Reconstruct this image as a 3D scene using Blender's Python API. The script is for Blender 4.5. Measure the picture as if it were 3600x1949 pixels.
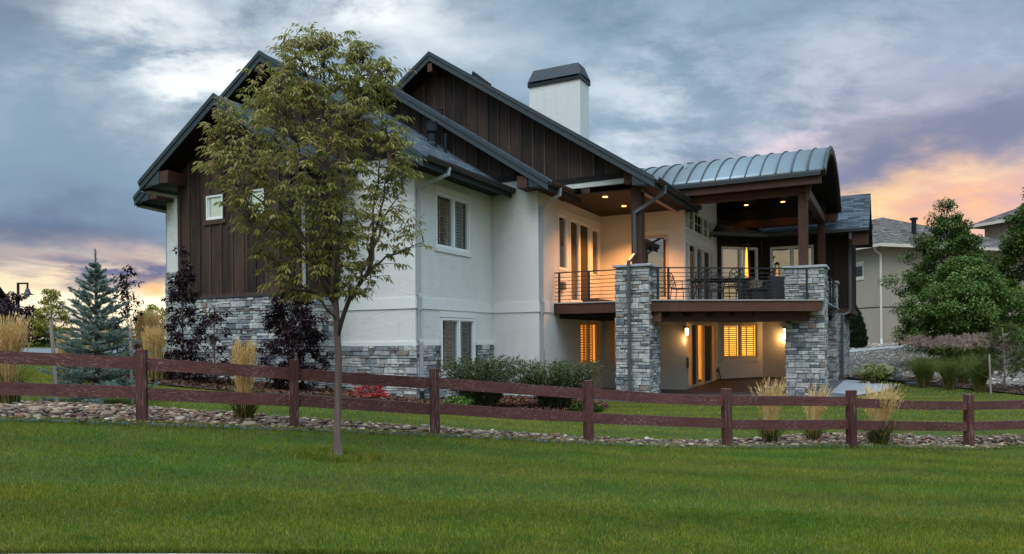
import bpy, bmesh, math, random
import numpy as np
from mathutils import Vector, Matrix

for _o in list(bpy.data.objects):
    bpy.data.objects.remove(_o)
scene = bpy.context.scene
COL = scene.collection
R = math.radians

def lin(r, g, b):
    f = lambda c: (c / 255 / 12.92) if c / 255 <= 0.04045 else ((c / 255 + 0.055) / 1.055) ** 2.4
    return (f(r), f(g), f(b), 1.0)

# ------------------------------------------------------------------ camera
EYE = 1.72                                   # eye height above the patio level
cam_data = bpy.data.cameras.new('camera')
cam = bpy.data.objects.new('camera', cam_data)
COL.objects.link(cam)
cam_data.sensor_width = 36.0
cam_data.lens = 26.02
cam_data.shift_y = 0.06297
cam_data.clip_start = 0.1
cam_data.clip_end = 6000
_c, _s = math.cos(0.0085), math.sin(0.0085)
cam.matrix_world = Matrix(((_c, _s, 0, 0), (0, 0, -1, 0), (-_s, _c, 0, EYE), (0, 0, 0, 1)))
scene.camera = cam

# ------------------------------------------------------------------ colour management
scene.view_settings.view_transform = 'Standard'
scene.view_settings.look = 'None'
scene.view_settings.exposure = 0.42
scene.view_settings.gamma = 1.0
scene.cycles.max_bounces = 6
scene.cycles.diffuse_bounces = 3
scene.cycles.glossy_bounces = 3
scene.cycles.transmission_bounces = 4
scene.cycles.transparent_max_bounces = 8
scene.cycles.caustics_reflective = False
scene.cycles.caustics_refractive = False
scene.cycles.sample_clamp_indirect = 4.0
scene.cycles.use_denoising = True

# ------------------------------------------------------------------ node helpers
class NT:
    def __init__(self, tree):
        self.t = tree
        self.n = tree.nodes
        self.l = tree.links
    def add(self, typ, **kw):
        nd = self.n.new(typ)
        for k, v in kw.items():
            if k == 'ins':
                for key, val in v.items():
                    self.put(nd.inputs[key], val)
            else:
                setattr(nd, k, v)
        return nd
    def put(self, sock, val):
        if isinstance(val, bpy.types.NodeSocket):
            self.l.new(val, sock)
        elif isinstance(val, bpy.types.Node):
            self.l.new(val.outputs[0], sock)
        else:
            sock.default_value = val
    def m(self, op, a, b=None, c=None, clamp=False):
        nd = self.add('ShaderNodeMath', operation=op, use_clamp=clamp)
        self.put(nd.inputs[0], a)
        if b is not None: self.put(nd.inputs[1], b)
        if c is not None: self.put(nd.inputs[2], c)
        return nd.outputs[0]
    def mix(self, f, a, b, blend='MIX'):
        nd = self.add('ShaderNodeMix', data_type='RGBA', blend_type=blend)
        self.put(nd.inputs[0], f); self.put(nd.inputs[6], a); self.put(nd.inputs[7], b)
        return nd.outputs[2]
    def noise(self, vec, scale, detail=5.0, rough=0.55, dist=0.0, dim='3D'):
        nd = self.add('ShaderNodeTexNoise', noise_dimensions=dim)
        if vec is not None: self.put(nd.inputs['Vector'], vec)
        nd.inputs['Scale'].default_value = scale
        nd.inputs['Detail'].default_value = detail
        nd.inputs['Roughness'].default_value = rough
        nd.inputs['Distortion'].default_value = dist
        return nd.outputs['Fac']
    def ramp(self, fac, stops, interp='LINEAR'):
        nd = self.add('ShaderNodeValToRGB')
        cr = nd.color_ramp
        cr.interpolation = interp
        while len(cr.elements) < len(stops):
            cr.elements.new(0.5)
        for e, (p, c) in zip(cr.elements, stops):
            e.position = p
            e.color = c if len(c) == 4 else (*c, 1)
        self.put(nd.inputs[0], fac)
        return nd.outputs[0]
    def scale(self, vec, s, loc=(0, 0, 0)):
        nd = self.add('ShaderNodeMapping')
        self.put(nd.inputs[0], vec)
        nd.inputs['Scale'].default_value = s
        nd.inputs['Location'].default_value = loc
        return nd.outputs[0]

# ------------------------------------------------------------------ world: dusk sky with broken cloud
SUN_EL, SUN_AZ = 60.0, 205.0                 # soft fill sun, added high behind the camera
world = bpy.data.worlds.new('World')
scene.world = world
world.use_nodes = True
W = NT(world.node_tree)
W.n.clear()
tc = W.add('ShaderNodeTexCoord')
sep = W.add('ShaderNodeSeparateXYZ', ins={0: tc.outputs['Generated']})
dx, dy, dz = sep.outputs
az = W.m('MULTIPLY', W.m('ARCTAN2', dx, dy), 57.2958)
el = W.m('MULTIPLY', W.m('ARCSINE', dz), 57.2958)
den = W.m('ADD', W.m('MAXIMUM', dz, 0.0), 0.34)
plane = W.add('ShaderNodeCombineXYZ', ins={0: W.m('DIVIDE', dx, den), 1: W.m('DIVIDE', dy, den), 2: 0.0}).outputs[0]
n_big = W.noise(W.scale(plane, (0.75, 1.1, 1.0)), 1.7, 9.0, 0.55, 0.25)
n_mid = W.noise(W.scale(plane, (0.8, 1.1, 1.0), (7.3, 2.1, 0)), 4.4, 11.0, 0.63, 0.2)
n_fine = W.noise(W.scale(plane, (1.0, 1.6, 1.0), (3.1, 9.4, 0)), 7.5, 8.0, 0.55, 0.2)
angv = W.add('ShaderNodeCombineXYZ', ins={0: W.m('MULTIPLY', az, 0.055), 1: W.m('MULTIPLY', el, 0.22), 2: 0.0}).outputs[0]
n_low = W.noise(angv, 1.9, 8.0, 0.56, 0.35)
comb = W.m('ADD', W.m('MULTIPLY', n_big, 0.55), W.m('MULTIPLY', n_mid, 0.45))
cloud = W.ramp(comb, [(0.36, lin(96, 118, 140)), (0.455, lin(126, 150, 170)), (0.54, lin(147, 172, 191)), (0.64, lin(200, 216, 225))])
_wv = W.add('ShaderNodeCombineXYZ', ins={0: W.m('MULTIPLY', az, 0.11), 1: W.m('MULTIPLY', el, 0.26), 2: 4.0}).outputs[0]
w_a = W.noise(_wv, 1.0, 7.0, 0.6)
w_b = W.noise(W.scale(_wv, (1, 1, 1), (5.2, 1.7, 0)), 1.0, 7.0, 0.6)
az_w = W.m('ADD', az, W.m('MULTIPLY', W.m('SUBTRACT', w_a, 0.5), 15.0))
el_w = W.m('ADD', el, W.m('MULTIPLY', W.m('SUBTRACT', w_b, 0.5), W.m('MINIMUM', 7.0, W.m('ADD', 1.2, W.m('MULTIPLY', W.m('ABSOLUTE', el), 0.5)))))
def blob(a0, e0, sa, se, rot=0.0):
    """soft patch of sky round an azimuth / elevation, rot in degrees"""
    c, s = math.cos(R(rot)), math.sin(R(rot))
    da, de = W.m('SUBTRACT', az_w, a0), W.m('SUBTRACT', el_w, e0)
    p = W.m('DIVIDE', W.m('ADD', W.m('MULTIPLY', da, c), W.m('MULTIPLY', de, s)), sa)
    q = W.m('DIVIDE', W.m('SUBTRACT', W.m('MULTIPLY', de, c), W.m('MULTIPLY', da, s)), se)
    r2 = W.m('ADD', W.m('MULTIPLY', p, p), W.m('MULTIPLY', q, q))
    return W.m('EXPONENT', W.m('MULTIPLY', r2, -1.0))
def sm(v, a, b):
    nd = W.add('ShaderNodeMapRange', interpolation_type='SMOOTHSTEP', clamp=True)
    W.put(nd.inputs[0], v); nd.inputs[1].default_value = a; nd.inputs[2].default_value = b
    return nd.outputs[0]
def patch(col, colour, weight, g, n=None, lo=0.35, hi=0.65):
    f = W.m('MULTIPLY', g, weight)
    if n is not None:
        f = W.m('MULTIPLY', f, sm(n, lo, hi))
    return W.mix(W.m('MINIMUM', f, 1.0), col, colour)
sky = cloud
# clear dusk air showing through the thin cloud
nish = W.add('ShaderNodeTexSky', sky_type='NISHITA', sun_disc=False, sun_elevation=R(SUN_EL), sun_rotation=R(SUN_AZ))
nish_c = W.mix(1.0, nish.outputs[0], (0.06, 0.06, 0.06, 1), 'MULTIPLY')
sky = W.mix(0.06, sky, nish_c)
# slate blue cloud masses
sky = patch(sky, lin(96, 112, 134), 0.95, blob(-35, 25, 8, 7, -10), n_mid, 0.15, 0.5)
sky = patch(sky, lin(122, 146, 168), 0.9, blob(-31, 11.5, 14, 5.5), n_mid, 0.2, 0.6)
sky = patch(sky, lin(104, 130, 156), 0.8, blob(-24, 14, 6, 2.2, -15), n_mid, 0.4, 0.62)
sky = patch(sky, lin(132, 158, 180), 0.75, blob(1, 19, 13, 8, 10), n_big, 0.25, 0.6)
# bright breaks in the cloud
sky = patch(sky, lin(236, 241, 243), 1.35, blob(-23.0, 19.0, 8.0, 4.4, -28), n_mid, 0.36, 0.64)
sky = patch(sky, lin(240, 243, 244), 1.0, blob(-20.5, 18.5, 4.5, 2.4, -28), n_fine, 0.38, 0.66)
sky = patch(sky, lin(232, 238, 241), 1.2, blob(-11, 24.5, 8, 3.6, -12), n_mid, 0.30, 0.58)
sky = patch(sky, lin(210, 220, 229), 0.95, blob(10.5, 16.0, 5.5, 5.5, 35), n_mid, 0.40, 0.64)
sky = patch(sky, lin(208, 214, 226), 0.9, blob(22.5, 17.0, 8, 3.6, 35), n_mid, 0.38, 0.64)
# evening colour on the right
sky = patch(sky, lin(156, 162, 186), 0.7, blob(28, 14, 14, 6, 8), n_mid, 0.1, 0.5)
sky = patch(sky, lin(218, 206, 216), 1.0, blob(21, 13.8, 9, 1.3, 12), n_mid, 0.34, 0.6)
sky = patch(sky, lin(222, 186, 180), 1.0, blob(33, 6.5, 13, 5.2, 6), None)
sky = patch(sky, lin(252, 190, 138), 1.6, blob(25.0, 7.2, 8.5, 3.4, 8), n_mid, 0.0, 0.36)
sky = patch(sky, lin(255, 216, 158), 1.5, blob(24.0, 8.6, 5.0, 1.5, 10), n_fine, 0.18, 0.5)
sky = patch(sky, lin(255, 216, 172), 0.9, blob(30, 9.6, 4.5, 0.6, 14), n_fine, 0.34, 0.58)
sky = patch(sky, lin(204, 166, 168), 0.8, blob(33, 8.4, 6, 1.8, 4), n_mid, 0.35, 0.6)
sky = patch(sky, lin(120, 128, 156), 1.0, blob(26, 12.0, 11, 1.5, 10), n_mid, 0.22, 0.5)
sky = patch(sky, lin(120, 128, 156), 0.9, blob(33, 13.4, 6, 2.2, 12), n_mid, 0.2, 0.55)
sky = patch(sky, lin(140, 140, 168), 0.9, blob(13, 10.8, 7, 1.3, 4), n_mid, 0.25, 0.55)
# sunset low on the left
sky = patch(sky, lin(92, 108, 140), 0.95, blob(-33, 7.4, 11, 1.9), n_mid, 0.1, 0.45)
sky = patch(sky, lin(230, 196, 180), 0.95, blob(-27, 5.9, 8, 1.0), n_low, 0.40, 0.60)
sky = patch(sky, lin(255, 216, 164), 1.7, blob(-27, 2.7, 12, 2.5), n_low, 0.02, 0.38)
sky = patch(sky, lin(285, 268, 228), 2.0, blob(-26, 2.6, 8.5, 1.7), n_low, 0.18, 0.44)
sky = patch(sky, lin(150, 138, 152), 1.2, blob(-28, 1.7, 9, 0.8), n_low, 0.44, 0.56)
sky = patch(sky, lin(112, 114, 144), 1.2, blob(-29, 5.0, 9, 1.0), n_low, 0.40, 0.54)
sky = patch(sky, lin(250, 190, 120), 0.9, blob(-25, 4.0, 3.0, 0.5), n_fine, 0.35, 0.6)
# the sky round the rest of the horizon: the same evening band
behind = sm(dy, 0.15, -0.35)
band = W.m('MULTIPLY', W.m('EXPONENT', W.m('MULTIPLY', W.m('MULTIPLY', W.m('DIVIDE', W.m('SUBTRACT', el, 3.0), 5.5), W.m('DIVIDE', W.m('SUBTRACT', el, 3.0), 5.5)), -1.0)), behind)
sky = patch(sky, lin(250, 222, 168), 0.9, band, n_low, 0.28, 0.5)
gain = W.m('ADD', 0.88, W.m('MULTIPLY', sm(W.m('ADD', W.m('MULTIPLY', dy, -1.0), dz), -0.3, 1.0), W.m('MULTIPLY', sm(el, 12.0, 60.0), 4.6)))  # unseen sky behind and overhead brightened as added fill on the walls
bg = W.add('ShaderNodeBackground', ins={0: sky, 1: gain})
wout = W.add('ShaderNodeOutputWorld', ins={0: bg.outputs[0]})
try:
    world.cycles.sampling_method = 'MANUAL'
    world.cycles.sample_map_resolution = 1024
except Exception:
    pass

sun_data = bpy.data.lights.new('sun', 'SUN')
sun_data.energy = 1.5
sun_data.angle = R(40)
sun_data.color = (1.0, 0.97, 0.93)
sun = bpy.data.objects.new('sun', sun_data)
COL.objects.link(sun)
_az, _el = R(SUN_AZ), R(SUN_EL)
_to = Vector((math.sin(_az) * math.cos(_el), math.cos(_az) * math.cos(_el), math.sin(_el)))
sun.rotation_euler = _to.to_track_quat('Z', 'Y').to_euler()
# ------------------------------------------------------------------ object helpers
def tag(o, label=None, cat=None, group=None, kind=None):
    if label: o['label'] = label
    if cat: o['category'] = cat
    if group: o['group'] = group
    if kind: o['kind'] = kind
    return o

def empty(name, loc=(0, 0, 0), rz=0.0, label=None, cat=None, group=None):
    o = bpy.data.objects.new(name, None)
    o.empty_display_size = 0.2
    COL.objects.link(o)
    o.location = loc
    o.rotation_euler = (0, 0, rz)
    return tag(o, label, cat, group)

def copy_tree(o, parent=None):
    c = o.copy()
    COL.objects.link(c)
    c.parent = parent
    for ch in [x for x in bpy.data.objects if x.parent == o]:
        copy_tree(ch, c)
    return c

def link_mesh(name, me, mats, parent=None):
    o = bpy.data.objects.new(name, me)
    for mt in (mats if isinstance(mats, (list, tuple)) else [mats]):
        me.materials.append(mt)
    COL.objects.link(o)
    if parent is not None:
        o.parent = parent
    return o

def np_mesh(name, verts, faces, mats, parent=None, smooth=False, mi=None):
    """fast mesh from numpy arrays: verts (N,3), faces (M,k)"""
    me = bpy.data.meshes.new(name)
    verts = np.asarray(verts, np.float32); faces = np.asarray(faces, np.int32)
    k = faces.shape[1]
    me.vertices.add(len(verts)); me.vertices.foreach_set('co', verts.ravel())
    me.loops.add(faces.size); me.loops.foreach_set('vertex_index', faces.ravel())
    me.polygons.add(len(faces))
    me.polygons.foreach_set('loop_start', np.arange(0, faces.size, k, dtype=np.int32))
    me.polygons.foreach_set('loop_total', np.full(len(faces), k, np.int32))
    if smooth: me.polygons.foreach_set('use_smooth', np.ones(len(faces), bool))
    if mi is not None: me.polygons.foreach_set('material_index', np.asarray(mi, np.int32))
    me.update(calc_edges=True)
    return link_mesh(name, me, mats, parent)

class MB:
    """collects faces and links them as ONE mesh object"""
    def __init__(self, dz=0.0):
        self.v, self.f, self.m, self.uv, self.dz = [], [], [], [], dz
    def add(self, vs, fs, mi=0, uvs=None):
        b = len(self.v)
        self.v += [tuple(p) for p in vs]
        for i, f in enumerate(fs):
            self.f.append(tuple(b + j for j in f))
            self.m.append(mi)
            self.uv.append(uvs[i] if uvs else None)
    def hexa(self, p, mi=0):
        self.add(p, [(0, 3, 2, 1), (4, 5, 6, 7), (0, 1, 5, 4), (1, 2, 6, 5), (2, 3, 7, 6), (3, 0, 4, 7)], mi)
    def box(self, a, b, mi=0):
        (x0, y0, z0), (x1, y1, z1) = a, b
        self.hexa([(x0, y0, z0), (x1, y0, z0), (x1, y1, z0), (x0, y1, z0), (x0, y0, z1), (x1, y0, z1), (x1, y1, z1), (x0, y1, z1)], mi)
    def lbox(self, T, a0, a1, b0, b1, c0, c1, mi=0):
        """box in the local frame T(along, up, out)"""
        self.hexa([T(a0, b0, c1), T(a1, b0, c1), T(a1, b0, c0), T(a0, b0, c0), T(a0, b1, c1), T(a1, b1, c1), T(a1, b1, c0), T(a0, b1, c0)], mi)
    def beam(self, p, q, w, h, mi=0, up=(0, 0, 1)):
        p, q, up = Vector(p), Vector(q), Vector(up)
        d = (q - p).normalized()
        s = d.cross(up)
        if s.length < 1e-4: s = d.cross(Vector((0, 1, 0)))
        s.normalize(); u = s.cross(d).normalized()
        s *= w / 2; u *= h / 2
        self.hexa([p - s - u, p + s - u, p + s + u, p - s + u, q - s - u, q + s - u, q + s + u, q - s + u], mi)
    def prism(self, poly, d, mi=0):
        n = len(poly); d = Vector(d)
        a = [Vector(p) for p in poly]
        vs = a + [p + d for p in a]
        fs = [tuple(range(n - 1, -1, -1)), tuple(range(n, 2 * n))] + [(i, (i + 1) % n, n + (i + 1) % n, n + i) for i in range(n)]
        self.add(vs, fs, mi)
    def tube(self, pts, r, n=8, mi=0, cap=True):
        pts = [Vector(p) for p in pts]
        rs = r if isinstance(r, (list, tuple)) else [r] * len(pts)
        ref = Vector((0.13, 0.21, 0.97)); vs = []
        for i, p in enumerate(pts):
            d = (pts[min(i + 1, len(pts) - 1)] - pts[max(i - 1, 0)])
            if d.length < 1e-9: d = Vector((0, 0, 1))
            d.normalize()
            a = d.cross(ref)
            if a.length < 0.05: a = d.cross(Vector((1, 0, 0)))
            a.normalize(); b = d.cross(a)
            for k in range(n):
                t = 2 * math.pi * k / n
                vs.append(p + a * (math.cos(t) * rs[i]) + b * (math.sin(t) * rs[i]))
        fs = []
        for i in range(len(pts) - 1):
            for k in range(n):
                k2 = (k + 1) % n
                fs.append((i * n + k, i * n + k2, (i + 1) * n + k2, (i + 1) * n + k))
        if cap:
            fs += [tuple(range(n - 1, -1, -1)), tuple(range((len(pts) - 1) * n, len(pts) * n))]
        self.add(vs, fs, mi)
    def rtube(self, pts, w, h, mi=0):
        """rectangular pipe through points (mitred loosely)"""
        for a, b in zip(pts[:-1], pts[1:]):
            self.beam(a, b, w, h, mi, up=(0.3, 0.9, 0.1))
    def lathe(self, prof, c=(0, 0, 0), n=16, mi=0):
        vs = [(c[0] + r * math.cos(2 * math.pi * k / n), c[1] + r * math.sin(2 * math.pi * k / n), c[2] + z) for r, z in prof for k in range(n)]
        fs = [(i * n + k, i * n + (k + 1) % n, (i + 1) * n + (k + 1) % n, (i + 1) * n + k) for i in range(len(prof) - 1) for k in range(n)]
        fs += [tuple(range(n - 1, -1, -1)), tuple(range((len(prof) - 1) * n, len(prof) * n))]
        self.add(vs, fs, mi)
    def build(self, name, mats, parent=None, smooth=False, bevel=0.0):
        me = bpy.data.meshes.new(name)
        me.from_pydata([(x, y, z + self.dz) for x, y, z in self.v], [], self.f)
        me.polygons.foreach_set('material_index', self.m)
        if any(u is not None for u in self.uv):
            lay = me.uv_layers.new(name='UVMap')
            for p, u in zip(me.polygons, self.uv):
                if u is not None:
                    for li, c in zip(p.loop_indices, u):
                        lay.data[li].uv = c
        if smooth: me.polygons.foreach_set('use_smooth', [True] * len(me.polygons))
        me.update()
        o = link_mesh(name, me, mats, parent)
        if bevel:
            b = o.modifiers.new('bevel', 'BEVEL'); b.width = bevel; b.segments = 2; b.limit_method = 'ANGLE'
        return o

# ------------------------------------------------------------------ materials
def new_mat(name):
    mt = bpy.data.materials.new(name)
    mt.use_nodes = True
    N = NT(mt.node_tree)
    N.n.clear()
    N.out = N.add('ShaderNodeOutputMaterial')
    N.tc = N.add('ShaderNodeTexCoord')
    N.obj = N.tc.outputs['Object']
    return mt, N

def finish(N, col, rough=0.8, bump=None, dist=0.01, strength=0.6, metal=0.0, spec=0.3):
    p = N.add('ShaderNodeBsdfPrincipled')
    N.put(p.inputs['Base Color'], col); N.put(p.inputs['Roughness'], rough)
    N.put(p.inputs['Metallic'], metal); p.inputs['Specular IOR Level'].default_value = spec
    if bump is not None:
        b = N.add('ShaderNodeBump', ins={'Height': bump}); b.inputs['Distance'].default_value = dist; b.inputs['Strength'].default_value = strength
        N.put(p.inputs['Normal'], b.outputs[0])
    N.put(N.out.inputs[0], p.outputs[0])
    return p

def mat_plain(name, col, rough=0.7, var=0.12, scale=6.0, metal=0.0, spec=0.3, bump=0.0):
    mt, N = new_mat(name)
    n = N.noise(N.obj, scale, 6)
    c2 = tuple(min(1, x * (1 - var)) for x in col[:3]) + (1,)
    c3 = tuple(min(1, x * (1 + var)) for x in col[:3]) + (1,)
    c = N.mix(n, c2, c3)
    finish(N, c, rough, N.noise(N.obj, scale * 6, 4) if bump else None, bump or 0.01, 0.6, metal, spec)
    return mt

def mat_stucco(name, col):
    mt, N = new_mat(name)
    n = N.noise(N.obj, 0.9, 6, 0.6)
    n2 = N.noise(N.scale(N.obj, (1, 1, 0.35)), 3.0, 6, 0.65)
    a = tuple(x * 0.88 for x in col[:3]) + (1,)
    c = N.mix(N.m('MULTIPLY', N.m('ADD', n, n2), 0.5), a, tuple(min(1, x * 1.09) for x in col[:3]) + (1,))
    trowel = N.noise(N.scale(N.obj, (1, 1, 2.6)), 2.6, 10, 0.72, 1.4)
    ridge = N.ramp(trowel, [(0.40, (0, 0, 0, 1)), (0.47, (1, 1, 1, 1)), (0.53, (0.35, 0.35, 0.35, 1)), (0.66, (0.8, 0.8, 0.8, 1))])
    grain = N.noise(N.obj, 70, 3)
    h = N.m('ADD', N.m('MULTIPLY', ridge, 0.7), N.m('MULTIPLY', grain, 0.3))
    st = N.noise(N.scale(N.obj, (2.2, 2.2, 0.16)), 2.4, 6, 0.65)
    c = N.mix(N.m('MULTIPLY', N.ramp(st, [(0.52, (0, 0, 0, 1)), (0.74, (1, 1, 1, 1))]), 0.22), c, N.mix(1.0, c, (0.70, 0.68, 0.64, 1), 'MULTIPLY'))
    finish(N, c, 0.92, h, 0.018, 0.5, spec=0.15)
    return mt

def mat_wood(name, dark, light, axis='z', scale=5.0, rough=0.65, wear=None):
    """stained timber with grain along one axis"""
    mt, N = new_mat(name)
    st = {'x': (0.06, 1, 1), 'y': (1, 0.06, 1), 'z': (1, 1, 0.06), 'o': (0.4, 0.4, 0.4)}[axis]
    g = N.noise(N.scale(N.obj, tuple(s * scale for s in st)), 3.0, 8, 0.65, 0.4)
    blot = N.noise(N.obj, 1.4, 5, 0.6)
    isl = N.add('ShaderNodeNewGeometry').outputs['Random Per Island']
    f = N.m('ADD', N.m('MULTIPLY', g, 0.6), N.m('ADD', N.m('MULTIPLY', blot, 0.35), N.m('MULTIPLY', N.m('SUBTRACT', isl, 0.5), 0.32)))
    c = N.mix(N.ramp(f, [(0.28, (0, 0, 0, 1)), (0.72, (1, 1, 1, 1))]), dark, light)
    if wear:
        w = N.noise(N.scale(N.obj, tuple(s * scale * 2.4 for s in st)), 4.0, 6, 0.7)
        w2 = N.noise(N.obj, 2.2, 3)
        wf = N.m('MULTIPLY', N.ramp(w, [(0.54, (0, 0, 0, 1)), (0.64, (1, 1, 1, 1))]), N.ramp(w2, [(0.36, (0, 0, 0, 1)), (0.62, (0.9, 0.9, 0.9, 1))]))
        c = N.mix(wf, c, wear)
    finish(N, c, rough, g, 0.006, 0.6, spec=0.25)
    return mt

def sm_node(N, v, a, b):
    nd = N.add('ShaderNodeMapRange', interpolation_type='SMOOTHSTEP', clamp=True)
    N.put(nd.inputs[0], v); nd.inputs[1].default_value = a; nd.inputs[2].default_value = b
    return nd.outputs[0]

def mat_shingle(name, base, var=0.55):
    mt, N = new_mat(name)
    uv = N.tc.outputs['UV']
    br = N.add('ShaderNodeTexBrick', offset=0.37, offset_frequency=2, squash=1.0)
    N.put(br.inputs['Vector'], uv)
    br.inputs['Scale'].default_value = 1.0
    br.inputs['Brick Width'].default_value = 0.33
    br.inputs['Row Height'].default_value = 0.145
    br.inputs['Mortar Size'].default_value = 0.008
    br.inputs['Mortar Smooth'].default_value = 0.2
    br.inputs['Color1'].default_value = tuple(x * (1 - var) for x in base[:3]) + (1,)
    br.inputs['Color2'].default_value = tuple(x * (1 + var * 2.2) for x in base[:3]) + (1,)
    br.inputs['Mortar'].default_value = tuple(x * 0.25 for x in base[:3]) + (1,)
    br.inputs['Bias'].default_value = -0.1
    n = N.noise(uv, 1.3, 5)
    c = N.mix(0.15, br.outputs['Color'], N.mix(n, tuple(x * 0.7 for x in base[:3]) + (1,), tuple(x * 1.35 for x in base[:3]) + (1,)))
    sp = N.add('ShaderNodeSeparateXYZ', ins={0: uv})
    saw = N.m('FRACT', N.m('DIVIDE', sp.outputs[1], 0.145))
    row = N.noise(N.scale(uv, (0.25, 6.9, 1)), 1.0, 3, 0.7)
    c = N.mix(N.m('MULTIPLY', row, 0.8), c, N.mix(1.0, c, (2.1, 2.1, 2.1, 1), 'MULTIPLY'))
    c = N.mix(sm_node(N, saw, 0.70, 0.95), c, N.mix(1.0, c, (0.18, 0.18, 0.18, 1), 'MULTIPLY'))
    h = N.m('ADD', N.m('SUBTRACT', 1.0, saw), N.m('MULTIPLY', N.m('SUBTRACT', 1.0, br.outputs['Fac']), 0.4))
    h = N.m('ADD', h, N.m('MULTIPLY', N.noise(uv, 60, 3), 0.25))
    finish(N, c, 0.85, h, 0.016, 1.0, spec=0.18)
    return mt

def mat_island(name, stops, rough=0.85, scale=8.0, amount=0.35, bump=0.008, spec=0.25, strength=0.7):
    """one colour per separate stone / chip, plus fine mottling"""
    mt, N = new_mat(name)
    isl = N.add('ShaderNodeNewGeometry').outputs['Random Per Island']
    c = N.ramp(isl, stops)
    n = N.noise(N.obj, scale, 8, 0.65)
    lo = N.mix(1.0, c, (1 - amount,) * 3 + (1,), 'MULTIPLY')
    hi = N.mix(1.0, c, (1 + amount,) * 3 + (1,), 'MULTIPLY')
    c = N.mix(N.ramp(n, [(0.3, (0, 0, 0, 1)), (0.7, (1, 1, 1, 1))]), lo, hi)
    finish(N, c, rough, N.noise(N.obj, scale * 2.5, 8, 0.7), bump, strength, spec=spec)
    return mt

def mat_leaf(name, stops, trans=0.35, rough=0.55, patch=None):
    mt, N = new_mat(name)
    g = N.add('ShaderNodeNewGeometry')
    c = N.ramp(g.outputs['Random Per Island'], stops)
    if patch:                                # broad drift of colour through the plant
        n = N.noise(N.obj, patch[0], 3)
        c = N.mix(N.ramp(n, [(0.40, (0, 0, 0, 1)), (0.62, (1, 1, 1, 1))]), c, N.mix(1.0, c, patch[1], 'MULTIPLY'))
    p = N.add('ShaderNodeBsdfPrincipled')
    N.put(p.inputs['Base Color'], c); p.inputs['Roughness'].default_value = rough
    p.inputs['Specular IOR Level'].default_value = 0.16
    t = N.add('ShaderNodeBsdfTranslucent', ins={0: c})
    mx = N.add('ShaderNodeMixShader', ins={0: trans, 1: p.outputs[0], 2: t.outputs[0]})
    N.put(N.out.inputs[0], mx.outputs[0])
    return mt

def mat_glass(name, ior=1.9, tint=(0.85, 0.9, 0.9, 1)):
    mt, N = new_mat(name)
    fr = N.add('ShaderNodeFresnel', ins={0: ior})
    tr = N.add('ShaderNodeBsdfTransparent', ins={0: tint})
    gl = N.add('ShaderNodeBsdfGlossy', ins={0: (1, 1, 1, 1), 1: 0.015})
    b = N.add('ShaderNodeBump', ins={'Height': N.noise(N.obj, 1.6, 1)}); b.inputs['Distance'].default_value = 0.004; b.inputs['Strength'].default_value = 0.5
    N.put(gl.inputs['Normal'], b.outputs[0])
    back = N.add('ShaderNodeNewGeometry').outputs['Backfacing']
    f = N.m('MULTIPLY', fr.outputs[0], N.m('SUBTRACT', 1.0, back))
    mx = N.add('ShaderNodeMixShader', ins={0: f, 1: tr.outputs[0], 2: gl.outputs[0]})
    N.put(N.out.inputs[0], mx.outputs[0])
    return mt

def mat_emit(name, col, strength, noise=0.0):
    mt, N = new_mat(name)
    e = N.add('ShaderNodeEmission', ins={0: col, 1: strength})
    if noise:
        n = N.noise(N.scale(N.obj, (1, 1, 0.5)), 1.8, 3)
        N.put(e.inputs[1], N.m('MULTIPLY', strength, N.m('ADD', 1 - noise, N.m('MULTIPLY', n, 2 * noise))))
    N.put(N.out.inputs[0], e.outputs[0])
    return mt

M = {}
M['stucco'] = mat_stucco('stucco', (0.665, 0.645, 0.605))
M['stucco_trim'] = mat_plain('stucco_trim', (0.67, 0.65, 0.61), 0.9, 0.06, 3, bump=0.004)
M['board'] = mat_wood('board_stain', (0.010, 0.0055, 0.004, 1), (0.082, 0.044, 0.030, 1), 'z', 4.0)
M['batten'] = mat_wood('batten_stain', (0.020, 0.012, 0.009, 1), (0.115, 0.075, 0.054, 1), 'z', 4.0)
M['beam'] = mat_wood('beam_stain', (0.040, 0.016, 0.010, 1), (0.105, 0.046, 0.028, 1), 'o', 9.0)
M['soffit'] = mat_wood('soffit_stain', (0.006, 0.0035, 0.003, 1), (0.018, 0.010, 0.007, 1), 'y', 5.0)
M['board_shaded'] = mat_wood('board_stain_shaded', (0.007, 0.004, 0.003, 1), (0.026, 0.013, 0.009, 1), 'z', 4.0)  # board stain darkened to paint in the shade under the curved roof
M['ceiling'] = mat_wood('ceiling_stain_shaded', (0.004, 0.0025, 0.002, 1), (0.010, 0.006, 0.0045, 1), 'y', 5.0)  # dark stain with the curved roof's shade put into the colour
M['fascia'] = mat_wood('fascia_paint', (0.020, 0.027, 0.030, 1), (0.042, 0.054, 0.058, 1), 'o', 7.0, 0.6)
M['gutter'] = mat_plain('gutter_metal', (0.018, 0.021, 0.024), 0.4, 0.1, 2, spec=0.5)
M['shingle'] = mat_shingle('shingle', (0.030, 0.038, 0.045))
M['shingle_far'] = mat_shingle('shingle_far', (0.066, 0.055, 0.048))
M['stone'] = mat_island('ledge_stone', [(0.0, (0.10, 0.113, 0.122)), (0.14, (0.17, 0.19, 0.20)), (0.30, (0.31, 0.32, 0.315)), (0.50, (0.47, 0.455, 0.42)), (0.66, (0.40, 0.375, 0.335)), (0.77, (0.25, 0.265, 0.27)), (0.87, (0.23, 0.175, 0.135)), (0.94, (0.13, 0.155, 0.175)), (1.0, (0.54, 0.52, 0.48))], 0.85, 9.0, 0.42, 0.02, strength=0.9)
M['mortar'] = mat_plain('mortar', (0.075, 0.075, 0.073), 0.95, 0.3, 10)
M['cap'] = mat_plain('stone_cap', (0.32, 0.33, 0.33), 0.8, 0.25, 7, bump=0.008)
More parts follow.
